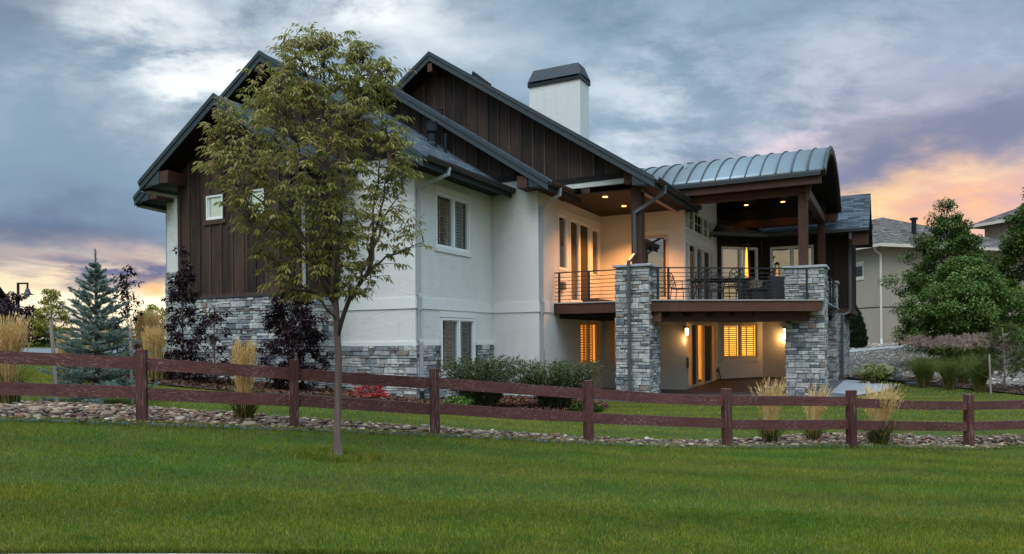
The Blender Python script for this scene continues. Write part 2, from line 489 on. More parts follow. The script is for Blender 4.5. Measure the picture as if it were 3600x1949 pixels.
M['vinyl'] = mat_plain('white_vinyl', (0.74, 0.74, 0.72), 0.4, 0.03, 2, spec=0.4)
M['downspout'] = mat_plain('downspout_paint', (0.31, 0.315, 0.315), 0.45, 0.08, 3, spec=0.4)
M['downspout_dark'] = mat_plain('downspout_dark', (0.085, 0.09, 0.092), 0.4, 0.1, 3, spec=0.5)
M['iron'] = mat_plain('black_iron', (0.012, 0.013, 0.015), 0.45, 0.1, 5, spec=0.4)
M['standing'] = mat_plain('zinc_roof', (0.175, 0.205, 0.215), 0.48, 0.16, 1.2, metal=0.7, spec=0.5)
M['seam'] = mat_plain('zinc_seam', (0.035, 0.042, 0.045), 0.4, 0.1, 3, metal=0.6)
M['capmetal'] = mat_plain('cap_metal', (0.010, 0.013, 0.017), 0.4, 0.1, 3, metal=0.2, spec=0.3)
M['glass'] = mat_glass('window_glass', 1.65)
M['mirror_glass'] = mat_glass('coated_glass', 3.4, (0.7, 0.72, 0.7, 1))
M['screen'] = mat_plain('insect_screen', (0.045, 0.034, 0.027), 0.8, 0.15, 2)
M['dark_room'] = mat_plain('unlit_room', (0.05, 0.042, 0.038), 0.9, 0.3, 2)
M['shutter'] = mat_plain('shutter_paint', (0.46, 0.42, 0.38), 0.55, 0.05, 4)
M['shutter_warm'] = mat_plain('shutter_stain', (0.38, 0.37, 0.35), 0.55, 0.08, 4)
def mat_glow(name, col, tr):
    mt, N = new_mat(name)
    d = N.add('ShaderNodeBsdfDiffuse', ins={0: col}); t = N.add('ShaderNodeBsdfTranslucent', ins={0: col})
    N.put(N.out.inputs[0], N.add('ShaderNodeMixShader', ins={0: tr, 1: d.outputs[0], 2: t.outputs[0]}).outputs[0])
    return mt
M['shutter_lit'] = mat_glow('shutter_backlit', (0.62, 0.50, 0.38, 1), 0.5)
M['lit'] = mat_emit('lit_room', (1.0, 0.42, 0.05, 1), 2.1, 0.4)
M['lit_soft'] = mat_emit('dimly_lit_room', (1.0, 0.42, 0.16, 1), 0.06, 0.6)
M['lit_orange'] = mat_emit('lit_room_orange', (1.0, 0.30, 0.035, 1), 1.3, 0.5)
M['pale_room'] = mat_emit('glowing_blind', (0.80, 0.92, 0.72, 1), 0.50, 0.12)  # blind given its own glow in place of daylight falling on it
M['lamp_glass'] = mat_emit('lamp_glass', (1.0, 0.66, 0.32, 1), 9.0)
M['spot_glass'] = mat_emit('downlight', (1.0, 0.46, 0.12, 1), 4.5)
M['streak'] = mat_emit('streak', (1.0, 0.33, 0.02, 1), 2.6, 0.4)
M['deck_edge'] = mat_wood('deck_board', (0.25, 0.235, 0.215, 1), (0.40, 0.385, 0.36, 1), 'o', 8)
M['concrete'] = mat_plain('concrete', (0.27, 0.27, 0.265), 0.85, 0.16, 2.2, bump=0.006)
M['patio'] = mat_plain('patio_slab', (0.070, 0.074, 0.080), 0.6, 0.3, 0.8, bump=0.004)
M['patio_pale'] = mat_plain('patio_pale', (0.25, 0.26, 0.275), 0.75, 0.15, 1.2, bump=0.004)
M['asphalt'] = mat_plain('asphalt', (0.13, 0.13, 0.135), 0.85, 0.15, 2, bump=0.006)
M['fence'] = mat_wood('fence_stain', (0.040, 0.013, 0.012, 1), (0.150, 0.056, 0.048, 1), 'x', 7.0, 0.75, wear=(0.30, 0.20, 0.17, 1))
M['fence_post'] = mat_wood('fence_post_stain', (0.040, 0.013, 0.012, 1), (0.150, 0.056, 0.048, 1), 'z', 7.0, 0.75, wear=(0.30, 0.20, 0.17, 1))
M['stake'] = mat_wood('stake_wood', (0.20, 0.15, 0.13, 1), (0.36, 0.29, 0.25, 1), 'z', 8.0, 0.8)
M['soil'] = mat_plain('soil', (0.055, 0.036, 0.026), 0.95, 0.5, 6, bump=0.03)
M['lawn'] = mat_plain('lawn_soil', (0.030, 0.055, 0.009), 0.95, 0.5, 5, bump=0.02)
M['gravel_base'] = mat_plain('gravel_base', (0.14, 0.122, 0.105), 0.95, 0.55, 14, bump=0.03)
M['bark'] = mat_wood('bark', (0.05, 0.037, 0.031, 1), (0.15, 0.11, 0.092, 1), 'z', 9.0, 0.9)
M['bark_red'] = mat_wood('bark_young', (0.018, 0.014, 0.013, 1), (0.190, 0.128, 0.105, 1), 'z', 10.0, 0.9)
M['beige'] = mat_stucco('beige_stucco', (0.37, 0.31, 0.235))
M['beige_trim'] = mat_plain('beige_trim', (0.60, 0.51, 0.42), 0.5, 0.06, 3)
M['wicker'] = mat_plain('dark_wicker', (0.035, 0.034, 0.036), 0.75, 0.45, 60, bump=0.02)
M['cushion'] = mat_plain('cushion', (0.30, 0.21, 0.14), 0.9, 0.1, 20)
# ------------------------------------------------------------------ the house
YAW = 0.47676
rng = random.Random(7)
house = empty('house', (-2.4746, 19.0, 0), -YAW,
              'large white stucco house with dark board gables, stone pillars and curved metal porch roof', 'house')
HB = lambda: MB(dz=EYE)                      # heights below are measured from eye level

def WF(u0, v0, s, n):
    """wall frame: along, height, outwards"""
    return lambda a, b, c: (u0 + s[0] * a + n[0] * c, v0 + s[1] * a + n[1] * c, b)
def front(v, u0=0.0): return WF(u0, v, (1, 0), (0, -1))
def right(u, v0=0.0): return WF(u, v0, (0, 1), (1, 0))
Q = math.sqrt(0.5)

def wall(mb, T, a0, a1, z0, z1, openings=(), mi=0, reveal=0.13):
    xs = sorted({a0, a1, *[o[0] for o in openings], *[o[1] for o in openings]})
    zs = sorted({z0, z1, *[o[2] for o in openings], *[o[3] for o in openings]})
    for x0, x1 in zip(xs[:-1], xs[1:]):
        for y0, y1 in zip(zs[:-1], zs[1:]):
            cx, cy = (x0 + x1) / 2, (y0 + y1) / 2
            if any(o[0] < cx < o[1] and o[2] < cy < o[3] for o in openings): continue
            mb.add([T(x0, y0, 0), T(x1, y0, 0), T(x1, y1, 0), T(x0, y1, 0)], [(0, 1, 2, 3)], mi)
    for p, q, r, s in openings:
        mb.add([T(p, r, 0), T(q, r, 0), T(q, s, 0), T(p, s, 0), T(p, r, -reveal), T(q, r, -reveal), T(q, s, -reveal), T(p, s, -reveal)],
               [(0, 4, 5, 1), (1, 5, 6, 2), (2, 6, 7, 3), (3, 7, 4, 0)], mi)

def stones(mb, T, a0, a1, z0, z1, seed, skip=None, depth=0.056):
    """ledgestone courses standing proud of a mortar bed"""
    r = random.Random(seed)
    if skip:
        wall(mb, lambda a, b, c: T(a, b, c + 0.015), a0, a1, z0, z1, [(k[0], k[1], max(k[2], z0 + 0.01), min(k[3], z1 - 0.0)) for k in skip], 1, 0.014)
    else:
        mb.lbox(T, a0, a1, z0, z1, 0.0, 0.015, 1)
    def one(x0, x1, y0, y1):
        j = 0.0055
        x0 += j; x1 -= j; y0 += j; y1 -= j
        if x1 - x0 < 0.015 or y1 - y0 < 0.015: return
        d = depth * r.uniform(0.55, 1.15)
        e = min(0.009, (y1 - y0) * 0.2)
        q = lambda: r.uniform(-0.004, 0.004)
        b = [T(x0, y0, 0.012), T(x1, y0, 0.012), T(x1, y1, 0.012), T(x0, y1, 0.012)]
        m_ = [T(x0 + q(), y0 + q(), d * 0.72), T(x1 + q(), y0 + q(), d * 0.72), T(x1 + q(), y1 + q(), d * 0.72), T(x0 + q(), y1 + q(), d * 0.72)]
        f = [T(x0 + e, y0 + e, d + q()), T(x1 - e, y0 + e, d + q()), T(x1 - e, y1 - e, d + q()), T(x0 + e, y1 - e, d + q())]
        mb.add(b + m_ + f, [(0, 1, 5, 4), (1, 2, 6, 5), (2, 3, 7, 6), (3, 0, 4, 7), (4, 5, 9, 8), (5, 6, 10, 9), (6, 7, 11, 10), (7, 4, 8, 11), (8, 9, 10, 11)], 0)
    z = z0
    while z < z1 - 0.01:
        h = r.choice([0.075, 0.10, 0.12, 0.15, 0.17])
        if z + h > z1 - 0.05: h = z1 - z
        a = a0 - r.uniform(0, 0.12)
        while a < a1:
            w = r.uniform(0.14, 0.46)
            if a + w > a1 - 0.09: w = a1 - a
            x0, x1 = max(a, a0), min(a + w, a1)
            if not (skip and any(x1 > s[0] and x0 < s[1] and z + h > s[2] and z < s[3] for s in skip)):
                if h > 0.11 and r.random() < 0.38:
                    k = z + h * r.uniform(0.38, 0.62)
                    if w > 0.3 and r.random() < 0.5:
                        xm = x0 + (x1 - x0) * r.uniform(0.35, 0.65)
                        one(x0, xm, z, k); one(xm, x1, z, k); one(x0, x1, k, z + h)
                    else:
                        one(x0, x1, z, k); one(x0, x1, k, z + h)
                else:
                    one(x0, x1, z, z + h)
            a += w
        z += h

def siding(name, T, a0, a1, z0, top, spacing=0.42, phase=0.0, skip=(), header=0.0, m='board'):
    """board and batten: wide boards split at the battens, thin cover strips in front"""
    mb = HB()
    bp = []
    a = a0 + phase
    while a < a1 - 0.03:
        if a > a0 + 0.03: bp.append(a)
        a += spacing
    ed = sorted({a0, *bp, a1, *[s[0] for s in skip], *[s[1] for s in skip]})
    for x0, x1 in zip(ed[:-1], ed[1:]):
        segs = [(z0, None)]
        for s in skip:
            if s[0] < (x0 + x1) / 2 < s[1]: segs = [(z0, s[2]), (s[3], None)]
        peak = [x for x in PEAKS if x0 < x < x1]
        for lo, hi in segs:
            if hi is None:
                xs = [x0] + peak + [x1]
                pts = [T(x0, lo, 0), T(x1, lo, 0)] + [T(x, max(top(x), lo + 0.001), 0) for x in reversed(xs)]
            else:
                pts = [T(x0, lo, 0), T(x1, lo, 0), T(x1, hi, 0), T(x0, hi, 0)]
            mb.add(pts, [tuple(range(len(pts)))], 0)
    for x in bp:
        lo = z0 + header
        zt = top(x)
        cuts = [(lo, zt)]
        for s in skip:
            if s[0] - 0.05 < x < s[1] + 0.05: cuts = [(lo, s[2] - 0.10), (s[3] + 0.06, zt)]
        for p, q in cuts:
            if q - p > 0.05: mb.lbox(T, x - 0.024, x + 0.024, p, q, 0.0, 0.026, 2)
    if header:
        mb.lbox(T, a0, a1, z0, z0 + header, 0.0, 0.035, 1)
    return mb.build(name, [M[m], M['soffit'], M['batten' if m == 'board' else m]], house)
PEAKS = []

def window(T, a0, a1, b0, b1, mull=(), glass='glass', room='dark_room', shutter=None, name='window', parent=house,
           lintel=True, sill=True, frame='vinyl', trim='stucco_trim', fw=0.065, louver=0.088, screens=(), proud=0.018, deep=0.75, cell=None):
    mb = MB(dz=EYE if parent is house else 0.0)
    D = mb.dz
    for x0, x1, y0, y1 in ((a0, a0 + fw, b0, b1), (a1 - fw, a1, b0, b1), (a0 + fw, a1 - fw, b0, b0 + fw), (a0 + fw, a1 - fw, b1 - fw, b1)):
        mb.lbox(T, x0, x1, y0, y1, -0.10, proud, 0)
    g = 0.045
    cells, x = [], a0 + fw
    for f in list(mull) + [None]:
        e = a1 - fw if f is None else a0 + (a1 - a0) * f
        if f is not None: mb.lbox(T, e - g, e + g, b0 + fw, b1 - fw, -0.098, proud - 0.004, 0)
        cells.append((x, (e - g) if f is not None else e)); x = e + g
    for c0, c1 in cells:                      # slimmer sash round every light
        k = 0.03
        for x0, x1, y0, y1 in ((c0, c0 + k, b0 + fw, b1 - fw), (c1 - k, c1, b0 + fw, b1 - fw), (c0 + k, c1 - k, b0 + fw, b0 + fw + k), (c0 + k, c1 - k, b1 - fw - k, b1 - fw)):
            mb.lbox(T, x0, x1, y0, y1, -0.085, -0.02, 0)
        if cell:
            mb.lbox(T, c0 + k, c1 - k, (b0 + b1) / 2 - 0.012, (b0 + b1) / 2 + 0.012, -0.066, -0.045, 0)
            if c1 - c0 > 0.6: mb.lbox(T, (c0 + c1) / 2 - 0.012, (c0 + c1) / 2 + 0.012, b0 + fw + k, b1 - fw - k, -0.068, -0.047, 0)
    win = mb.build(name, [M[frame]], parent)
    for i, (c0, c1) in enumerate(cells):
        pb = MB(dz=D); k = 0.031
        pb.lbox(T, c0 + k, c1 - k, b0 + fw + k, b1 - fw - k, -0.060, -0.054, 0)
        pb.build('pane', [M['screen' if i in screens else glass]], win)
        if shutter:
            sb = MB(dz=D); st = 0.038; s0, s1 = c0 - 0.01, c1 + 0.01
            mid = (s0 + s1) / 2
            for x0, x1 in ((s0, s0 + st), (s1 - st, s1), (mid - 0.02, mid + 0.02)):
                sb.lbox(T, x0, x1, b0, b1, -0.21, -0.18, 0)
            for y0, y1 in ((b0 + 0.03, b0 + 0.13), (b1 - 0.13, b1 - 0.03)):
                sb.lbox(T, s0, s1, y0, y1, -0.209, -0.181, 0)
            z = b0 + 0.16
            while z < b1 - 0.15:
                for x0, x1 in ((s0 + st, mid - 0.025), (mid + 0.025, s1 - st)):
                    sb.add([T(x0, z, -0.225), T(x1, z, -0.225), T(x1, z + 0.04, -0.165), T(x0, z + 0.04, -0.165), T(x0, z + 0.006, -0.225), T(x1, z + 0.006, -0.225), T(x1, z + 0.046, -0.165), T(x0, z + 0.046, -0.165)],
                           [(0, 1, 2, 3), (4, 7, 6, 5), (0, 4, 5, 1), (2, 6, 7, 3)], 0)
                z += louver
            sb.build('shutter', [M[shutter]], win)
    rb = MB(dz=D)
    c = -0.11; d = -deep
    e = 0.05
    p = [T(a0 - e, b0 - e, c), T(a1 + e, b0 - e, c), T(a1 + e, b1 + e, c), T(a0 - e, b1 + e, c), T(a0 - e, b0 - e, d), T(a1 + e, b0 - e, d), T(a1 + e, b1 + e, d), T(a0 - e, b1 + e, d)]
    rb.add(p, [(4, 5, 6, 7)], 0)
    rb.add(p, [(0, 4, 5, 1), (1, 5, 6, 2), (2, 6, 7, 3), (3, 7, 4, 0)], 1)
    rb.build('room', [M[room], M[room if room in ('lit', 'lit_orange') else 'dark_room']], win)
    tb = MB(dz=D)
    if lintel: tb.lbox(T, a0 - 0.05, a1 + 0.05, b1 + 0.012, b1 + 0.16, 0.001, 0.032, 0)
    if tb.v: tb.build('lintel', [M[trim]], win)
    if sill:
        tb = MB(dz=D); tb.lbox(T, a0 - 0.05, a1 + 0.05, b0 - 0.11, b0 - 0.004, 0.001, 0.035, 0)
        tb.build('sill', [M[trim]], win)
    return win

SOF, EAV = 4.45, 4.62
# --- stucco walls -------------------------------------------------------------
o_up, o_lo = (0.98, 2.76, 2.56, 4.07), (1.20, 3.02, -0.85, 0.67)
fw_ = front(0.0); rw = right(0.0)
mb = HB(); wall(mb, fw_, -9.42, 0, -2.6, 4.83); mb.build('stucco_wall', [M['stucco']], house)
mb = HB(); wall(mb, rw, 0, 4.1, -2.6, SOF, [o_up, o_lo]); mb.build('stucco_wall', [M['stucco']], house)
f3 = front(4.1)
mb = HB(); wall(mb, f3, 0, 1.57, -2.6, 4.83); mb.build('stucco_wall', [M['stucco']], house)
r4 = right(1.57)
o4 = [(5.56, 6.31, 2.25, 4.03), (6.50, 8.30, 1.26, 4.02), (8.45, 9.24, 2.25, 3.98), (7.28, 9.03, -0.85, 0.66)]
mb = HB(); wall(mb, r4, 4.1, 9.39, -2.6, SOF + 0.02, o4); mb.build('stucco_wall', [M['stucco']], house)
f5 = front(9.39)
o5 = [(2.75, 4.02, 1.40, 3.65), (1.94, 3.0, -0.85, 0.66)]
mb = HB(); wall(mb, f5, 1.57, 4.59, -2.6, 5.0, o5); mb.build('stucco_wall', [M['stucco']], house)
r6 = right(4.59)
o6 = [(9.47, 13.93, 1.25, 3.44), (9.47, 13.75, 3.82, 4.66), (9.66, 14.15, -1.68, 0.63)]
mb = HB(); wall(mb, r6, 9.39, 14.6, -2.6, 6.1, o6); mb.build('stucco_wall', [M['stucco']], house)
w7 = WF(4.59, 14.6, (Q, Q), (Q, -Q))
o7 = [(0.2, 1.92, 1.25, 3.77), (0.22, 1.92, -0.78, 0.67)]
mb = HB(); wall(mb, w7, 0, 2.12, -2.6, 0.82, o7[1:]); mb.build('stucco_wall', [M['stucco']], house)
f8 = front(16.1)
mb = HB(); wall(mb, f8, 6.09, 9.15, -2.6, 0.82); mb.build('stucco_wall', [M['stucco']], house)
mb = HB(); wall(mb, WF(-9.42, 20, (0, -1), (-1, 0)), 0, 20, -2.6, SOF); wall(mb, WF(6.0, 20, (-1, 0), (0, 1)), -3.1, 15.42, -2.6, SOF)
mb.build('stucco_wall', [M['stucco']], house)

# storey band and the trim above the stone
mb = HB()
for T, a0, a1 in ((fw_, -2.61, 0.0), (f3, 0.026, 1.57)):
    mb.lbox(T, a0, a1 + 0.025, 0.875, 1.166, 0.001, 0.026, 0)
for T, a0, a1 in ((rw, 0.0, 4.07), (r4, 4.1, 5.14)):
    mb.lbox(T, a0, a1, 0.875, 1.166, 0.001, 0.025, 0)
mb.lbox(fw_, -2.61, 0.035, -0.088, 0.012, 0.001, 0.036, 0)
mb.lbox(rw, 0.0, 1.12, -0.088, 0.012, 0.001, 0.035, 0)
mb.lbox(rw, 3.09, 4.098, -0.088, 0.012, 0.001, 0.035, 0)
mb.build('stucco_band', [M['stucco_trim']], house)

# --- stone veneer -----------------------------------------------------------------
st2 = [M['stone'], M['mortar']]
mb = HB(); stones(mb, fw_, -2.60, 0.05, -2.3, -0.092, 11); mb.build('stone_veneer', st2, house)
mb = HB(); stones(mb, rw, 0.0, 4.09, -2.3, -0.092, 12, skip=[(1.16, 3.06, -0.97, 0.2)]); mb.build('stone_veneer', st2, house)
mb = HB(); stones(mb, fw_, -9.47, -7.15, -1.6, 2.27, 13); mb.build('stone_veneer', st2, house)
fb = front(-1.36); rb_ = right(-2.63)
mb = HB(); stones(mb, fb, -7.20, -2.58, -1.7, 1.25, 14); mb.build('stone_veneer', st2, house)
mb = HB(); stones(mb, rb_, -1.36, -0.05, -1.8, 1.25, 15); mb.build('stone_veneer', st2, house)
mb = HB(); stones(mb, WF(-7.15, -0.05, (0, -1), (-1, 0)), 0, 1.31, -1.7, 1.25, 16); mb.build('stone_veneer', st2, house)
mb = HB()
mb.lbox(fb, -7.21, -2.57, 1.25, 1.29, 0.0, 0.075, 0); mb.lbox(rb_, -1.36, -0.03, 1.25, 1.29, 0.0, 0.075, 0)
mb.build('flashing', [M['fascia']], house)
# stone corner of the far wing
mb = HB(); stones(mb, front(16.05), 8.62, 9.17, -2.2, 1.0, 17); stones(mb, right(9.13), 16.05, 20.0, -2.2, 1.0, 18)
mb.build('stone_veneer', st2, house)

# --- boards: bump-out with two small windows -----------------------------------
SL = 0.655
RT = 0.27                                     # roof build-up measured vertically
def gtop(ur, zr): return lambda a: zr - abs(a - ur) * SL - RT - 0.01
wa, wb = (-6.03, -5.37, 3.43, 4.11), (-4.49, -3.83, 3.43, 4.11)
PEAKS[:] = [-4.94]
siding('board_siding', fb, -7.15, -2.63, 1.27, gtop(-4.94, 6.57), 0.425, 0.43, skip=(wa, wb))
PEAKS[:] = []
siding('board_siding', rb_, -1.36, 0.0, 1.27, lambda a: SOF, 0.42, 0.3)
siding('board_siding', WF(-7.15, 0.0, (0, -1), (-1, 0)), 0, 1.36, 1.27, lambda a: SOF, 0.42, 0.3)
mb = HB()
mb.lbox(fb, -7.17, -7.06, 1.29, SOF, 0.0, 0.03, 0); mb.lbox(fb, -2.72, -2.60, 1.29, SOF, 0.0, 0.03, 0)
mb.lbox(fb, -7.06, -2.72, 1.29, 1.37, 0.0, 0.028, 0)
for w in (wa, wb):
    mb.lbox(fb, w[0] - 0.06, w[0] - 0.002, w[2] - 0.03, w[3] + 0.06, 0.0, 0.03, 0)
    mb.lbox(fb, w[1] + 0.002, w[1] + 0.06, w[2] - 0.03, w[3] + 0.06, 0.0, 0.03, 0)
    mb.lbox(fb, w[0] - 0.002, w[1] + 0.002, w[3] + 0.003, w[3] + 0.06, 0.0, 0.029, 0)
    mb.lbox(fb, w[0] - 0.10, w[1] + 0.10, w[2] - 0.13, w[2] - 0.004, 0.0, 0.045, 0)
mb.build('corner_board', [M['board']], house)
for w in (wa, wb):
    window(fb, *w, room='pale_room', lintel=False, sill=False, fw=0.055, deep=0.16)

# gable fields (header strip at the bottom)
PEAKS[:] = [-4.68]
siding('board_siding', fw_, -9.42, 0.0, 4.83, gtop(-4.68, 8.11), 0.42, 0.2, header=0.17)
PEAKS[:] = [-3.95]
siding('board_siding', f3, -9.4, 1.57, 4.83, gtop(-3.95, 8.62), 0.42, 0.1, header=0.17)
f4 = front(5.3)
PEAKS[:] = [-2.6]
siding('board_siding', f4, -9.4, 4.24, 4.82, gtop(-2.6, 9.55), 0.408, 0.05, header=0.17)
PEAKS[:] = []
# far wing boards
siding('board_siding', w7, 0.0, 2.12, 0.82, lambda a: 4.2, 0.42, 0.21, skip=(o7[0],), m='board_shaded')
o8 = (6.42, 8.08, 1.25, 3.77)
siding('board_siding', f8, 6.09, 9.44, 0.82, lambda a: 4.2, 0.42, 0.2, skip=(o8,), m='board_shaded')
PEAKS[:] = [18.1]
siding('board_siding', right(9.44), 16.1, 20.1, 0.82, lambda a: 5.9 - abs(a - 18.1) * SL - 0.3, 0.42, 0.2)
PEAKS[:] = []
mb = HB()
mb.lbox(f8, 8.4, 9.47, 0.98, 1.18, 0.001, 0.05, 0); mb.box((9.445, 16.05, 0.98), (9.50, 20.1, 1.18), 0)
mb.lbox(f8, 9.34, 9.46, 1.18, 4.2, 0.001, 0.03, 0)
mb.build('skirt_board', [M['beam']], house)

# --- roofs -------------------------------------------------------------------------
def gable(ur, zr, eL, eR, v0, v1, v1R=None, wallL=None, wallR=None, gut=('L', 'R'), endcap=True):
    """gable with the ridge running back along v; a slab on each side, boxed eaves, barge boards, gutters"""
    v1R = v1 if v1R is None else v1R
    mb = HB()
    ze = lambda e: zr - abs(e - ur) * SL
    for e, vb in ((eL, v1), (eR, v1R)):
        L = math.hypot(e - ur, zr - ze(e))
        top = [(ur, v0, zr), (e, v0, ze(e)), (e, vb, ze(e)), (ur, vb, zr)]
        uvs = [(v0, L), (v0, 0), (vb, 0), (vb, L)]
        o = (0, 1, 2, 3) if e > ur else (3, 2, 1, 0)
        mb.add(top, [o], 0, [[uvs[i] for i in o]])
        bot = [(x, y, z - RT) for x, y, z in top]
        vs = top + bot
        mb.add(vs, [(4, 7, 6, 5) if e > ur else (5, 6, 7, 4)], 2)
        mb.add(vs, [(0, 4, 5, 1), (1, 5, 6, 2), (2, 6, 7, 3)], 1)
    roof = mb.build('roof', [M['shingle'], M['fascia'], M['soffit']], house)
    mb = HB()                                  # barge trim standing proud, ridge cap
    for e in (eL, eR):
        s = 1 if e > ur else -1
        e2 = e + 0.02 * s
        z2 = ze(e2)
        for dz0, dz1, p in ((0.035, -0.095, 0.045), (-0.10, -0.275, 0.022)):
            poly = [(ur, v0 - p, zr + dz0), (e2, v0 - p, z2 + dz0), (e2, v0 - p, z2 + dz1), (ur, v0 - p, zr + dz1)]
            mb.prism(poly, (0, p - 0.002, 0), 0)
        w = wallL if s < 0 else wallR
        if w is not None:                      # boxed eave: cheek at the gable end, soffit, fascia
            zw = ze(w) - RT
            vb = v1 if s < 0 else v1R
            mb.prism([(e, v0 + 0.004, ze(e) - RT + 0.004), (w, v0 + 0.004, zw + 0.004), (w, v0 + 0.004, SOF), (e, v0 + 0.004, SOF)], (0, 0.03, 0), 0)
            mb.box((min(e, w), v0 + 0.035, SOF), (max(e, w), vb, SOF + 0.02), 1)
            mb.box((e - 0.02, v0 + 0.035, SOF + 0.001), (e + 0.02, vb, ze(e) - 0.02), 0)
    mb.build('barge_board', [M['fascia'], M['soffit']], roof)
    for e, k in ((eL, 'L'), (eR, 'R')):
        if k in gut:
            s = 1 if e > ur else -1
            vb = v1 if s < 0 else v1R
            gb = HB()
            z = ze(e)
            prof = [(0.02, -0.13), (0.10, -0.13), (0.115, -0.10), (0.125, -0.055), (0.15, -0.03), (0.15, 0.005), (0.135, 0.005), (0.135, -0.03), (0.10, -0.11), (0.03, -0.11)]
            gb.prism([(e + s * x, v0 + 0.02, z + y) for x, y in prof], (0, vb - v0 - 0.02, 0), 0)
            gb.build('gutter', [M['gutter']], roof)
    return roof

gable(-4.94, 6.57, -7.93, -1.95, -2.0, 0.06, wallL=-7.15, wallR=-2.63)
gable(-4.68, 8.11, -10.03, 0.70, -0.65, 4.12, v1R=4.35, wallL=-9.42, wallR=0.0)
gable(-3.95, 8.60, -10.03, 2.17, 3.47, 5.36, v1R=6.0, wallL=-9.42, wallR=1.57)
g4 = gable(-2.60, 9.53, -10.1, 4.92, 4.68, 20.0, v1R=9.98, wallL=-9.42, wallR=4.28)
# roof going on behind the porch roof
mb = HB()
L = 4.6
za = 9.53 - (2.0 + 2.6) * SL
mb.add([(-2.6, 9.98, 9.53), (2.0, 9.98, za), (2.0, 20, za), (-2.6, 20, 9.53)], [(0, 1, 2, 3)], 0, [[(9.98, 5.5), (9.98, 0), (20, 0), (20, 5.5)]])
mb.add([(-9.9, 19.9, 4.6), (-2.6, 19.9, 9.4), (2.0, 19.9, za - 0.1), (2.0, 19.9, 4.4), (-9.9, 19.9, 4.4)], [(0, 1, 2, 3, 4)], 1)
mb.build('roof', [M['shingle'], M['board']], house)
# cut ends of timbers under the gables
def timber(a, b, name='timber_bracket', parent=house, bevel=0.008, m='beam'):
    t = HB(); t.box(a, b, 0)
    return t.build(name, [M[m]], parent, bevel=bevel)
for u, v, z0, z1 in ((-4.94, -1.99, 5.92, 6.22), (-4.68, -0.64, 7.47, 7.77), (-2.6, 4.70, 8.90, 9.18)):
    timber((u - 0.09, v - 0.02, z0), (u + 0.09, v + 0.70, z1))
for u, v in ((-6.98, -1.98), (-9.25, -0.62), (1.35, 3.50), (-0.22, -0.62), (-2.80, -1.98)):
    timber((u - 0.17, v, 4.46), (u + 0.17, v + 0.62, 4.80))

# --- covered corner of the deck ------------------------------------------------
mb = HB()
mb.box((1.58, 5.33, 4.46), (4.50, 9.385, 4.50), 0)
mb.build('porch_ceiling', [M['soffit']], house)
mb = HB()
mb.box((1.575, 5.285, 4.665), (3.93, 5.40, 4.815), 0)
mb.build('stucco_band', [M['stucco']], house)
timber((4.25, 5.30, 4.37), (4.40, 9.385, 4.46), 'porch_beam', m='stake')
timber((4.10, 5.42, 4.50), (4.42, 9.36, 4.83), 'porch_beam')
timber((3.94, 4.95, 4.58), (4.20, 5.298, 4.98))
timber((4.04, 5.30, 2.22), (4.36, 5.62, 4.60), 'timber_post', bevel=0.012)

# --- curved metal porch roof ---------------------------------------------------
VC, HW, ZE, ZA, UE, US = 12.1, 3.82, 5.09, 6.47, 9.13, 2.2
RAD = (HW * HW + (ZA - ZE) ** 2) / (2 * (ZA - ZE)); ZC = ZA - RAD; TH = math.asin(HW / RAD)
def arc(r, n=40, t=TH): return [(VC + r * math.sin(-t + 2 * t * i / n), ZC + r * math.cos(-t + 2 * t * i / n)) for i in range(n + 1)]
def shell(mb, r0, r1, u0, u1, mi):
    a, b = arc(r1), arc(r0)
    n = len(a)
    vs = [(u, p[0], p[1]) for u in (u0, u1) for p in a + b]
    fs = []
    for i in range(n - 1):
        fs += [(i, i + 1, 2 * n + i + 1, 2 * n + i), (n + i, 3 * n + i, 3 * n + i + 1, n + i + 1), (i, n + i, n + i + 1, i + 1), (2 * n + i, 2 * n + i + 1, 3 * n + i + 1, 3 * n + i)]
    fs += [(0, 2 * n, 3 * n, n), (n - 1, 2 * n - 1, 4 * n - 1, 3 * n - 1)]
    mb.add(vs, fs, mi)
mb = HB(); shell(mb, RAD - 0.03, RAD, US, UE, 0)
barrel = mb.build('curved_roof', [M['standing']], house, smooth=False)
for p in barrel.data.polygons: p.use_smooth = abs(p.normal.x) < 0.5 and p.area > 0.1
mb = HB()
k = UE - 0.03
while k > US:
    shell(mb, RAD + 0.001, RAD + 0.042, k - 0.016, k + 0.016, 0); k -= 0.462
mb.build('standing_seam', [M['seam']], barrel)
mb = HB(); shell(mb, RAD - 0.23, RAD - 0.032, UE - 0.12, UE - 0.004, 0); mb.build('barge_board', [M['board']], barrel)
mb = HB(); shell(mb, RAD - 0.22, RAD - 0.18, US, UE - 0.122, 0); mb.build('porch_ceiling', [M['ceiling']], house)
for s in (-1, 1):
    v = VC + s * (HW - 0.02)
    timber((US, v - 0.06, ZE - 0.17), (UE - 0.13, v + 0.06, ZE - 0.03), 'gutter', barrel, 0.01, 'gutter')
    v = VC + s * (HW - 0.10)
    timber((US, v - 0.045, ZE - 0.40), (UE - 0.125, v + 0.045, ZE - 0.171), 'porch_beam')
    v = VC + s * 3.28
    timber((4.60, v - 0.13, 4.49), (8.60, v + 0.13, 4.80), 'porch_beam')
    timber((4.60, v - 0.05, 4.802), (8.60, v + 0.05, 5.30), 'porch_beam', m='soffit')
timber((8.33, VC - 3.148, 4.495), (8.57, VC + 3.148, 4.795), 'porch_beam')
for v in (8.82, 15.38): timber((8.30, v - 0.14, 2.22), (8.57, v + 0.14, 4.489), 'timber_post', bevel=0.012)
mb = HB()
mb.prism([(8.50, 8.60, 4.88), (8.72, 8.60, 4.88), (8.62, 8.60, 4.25), (8.56, 8.60, 4.25)], (0, 0.07, 0), 0)
mb.build('timber_bracket', [M['beam']], house)
timber((8.602, 15.26, 4.52), (8.98, 15.50, 4.79))

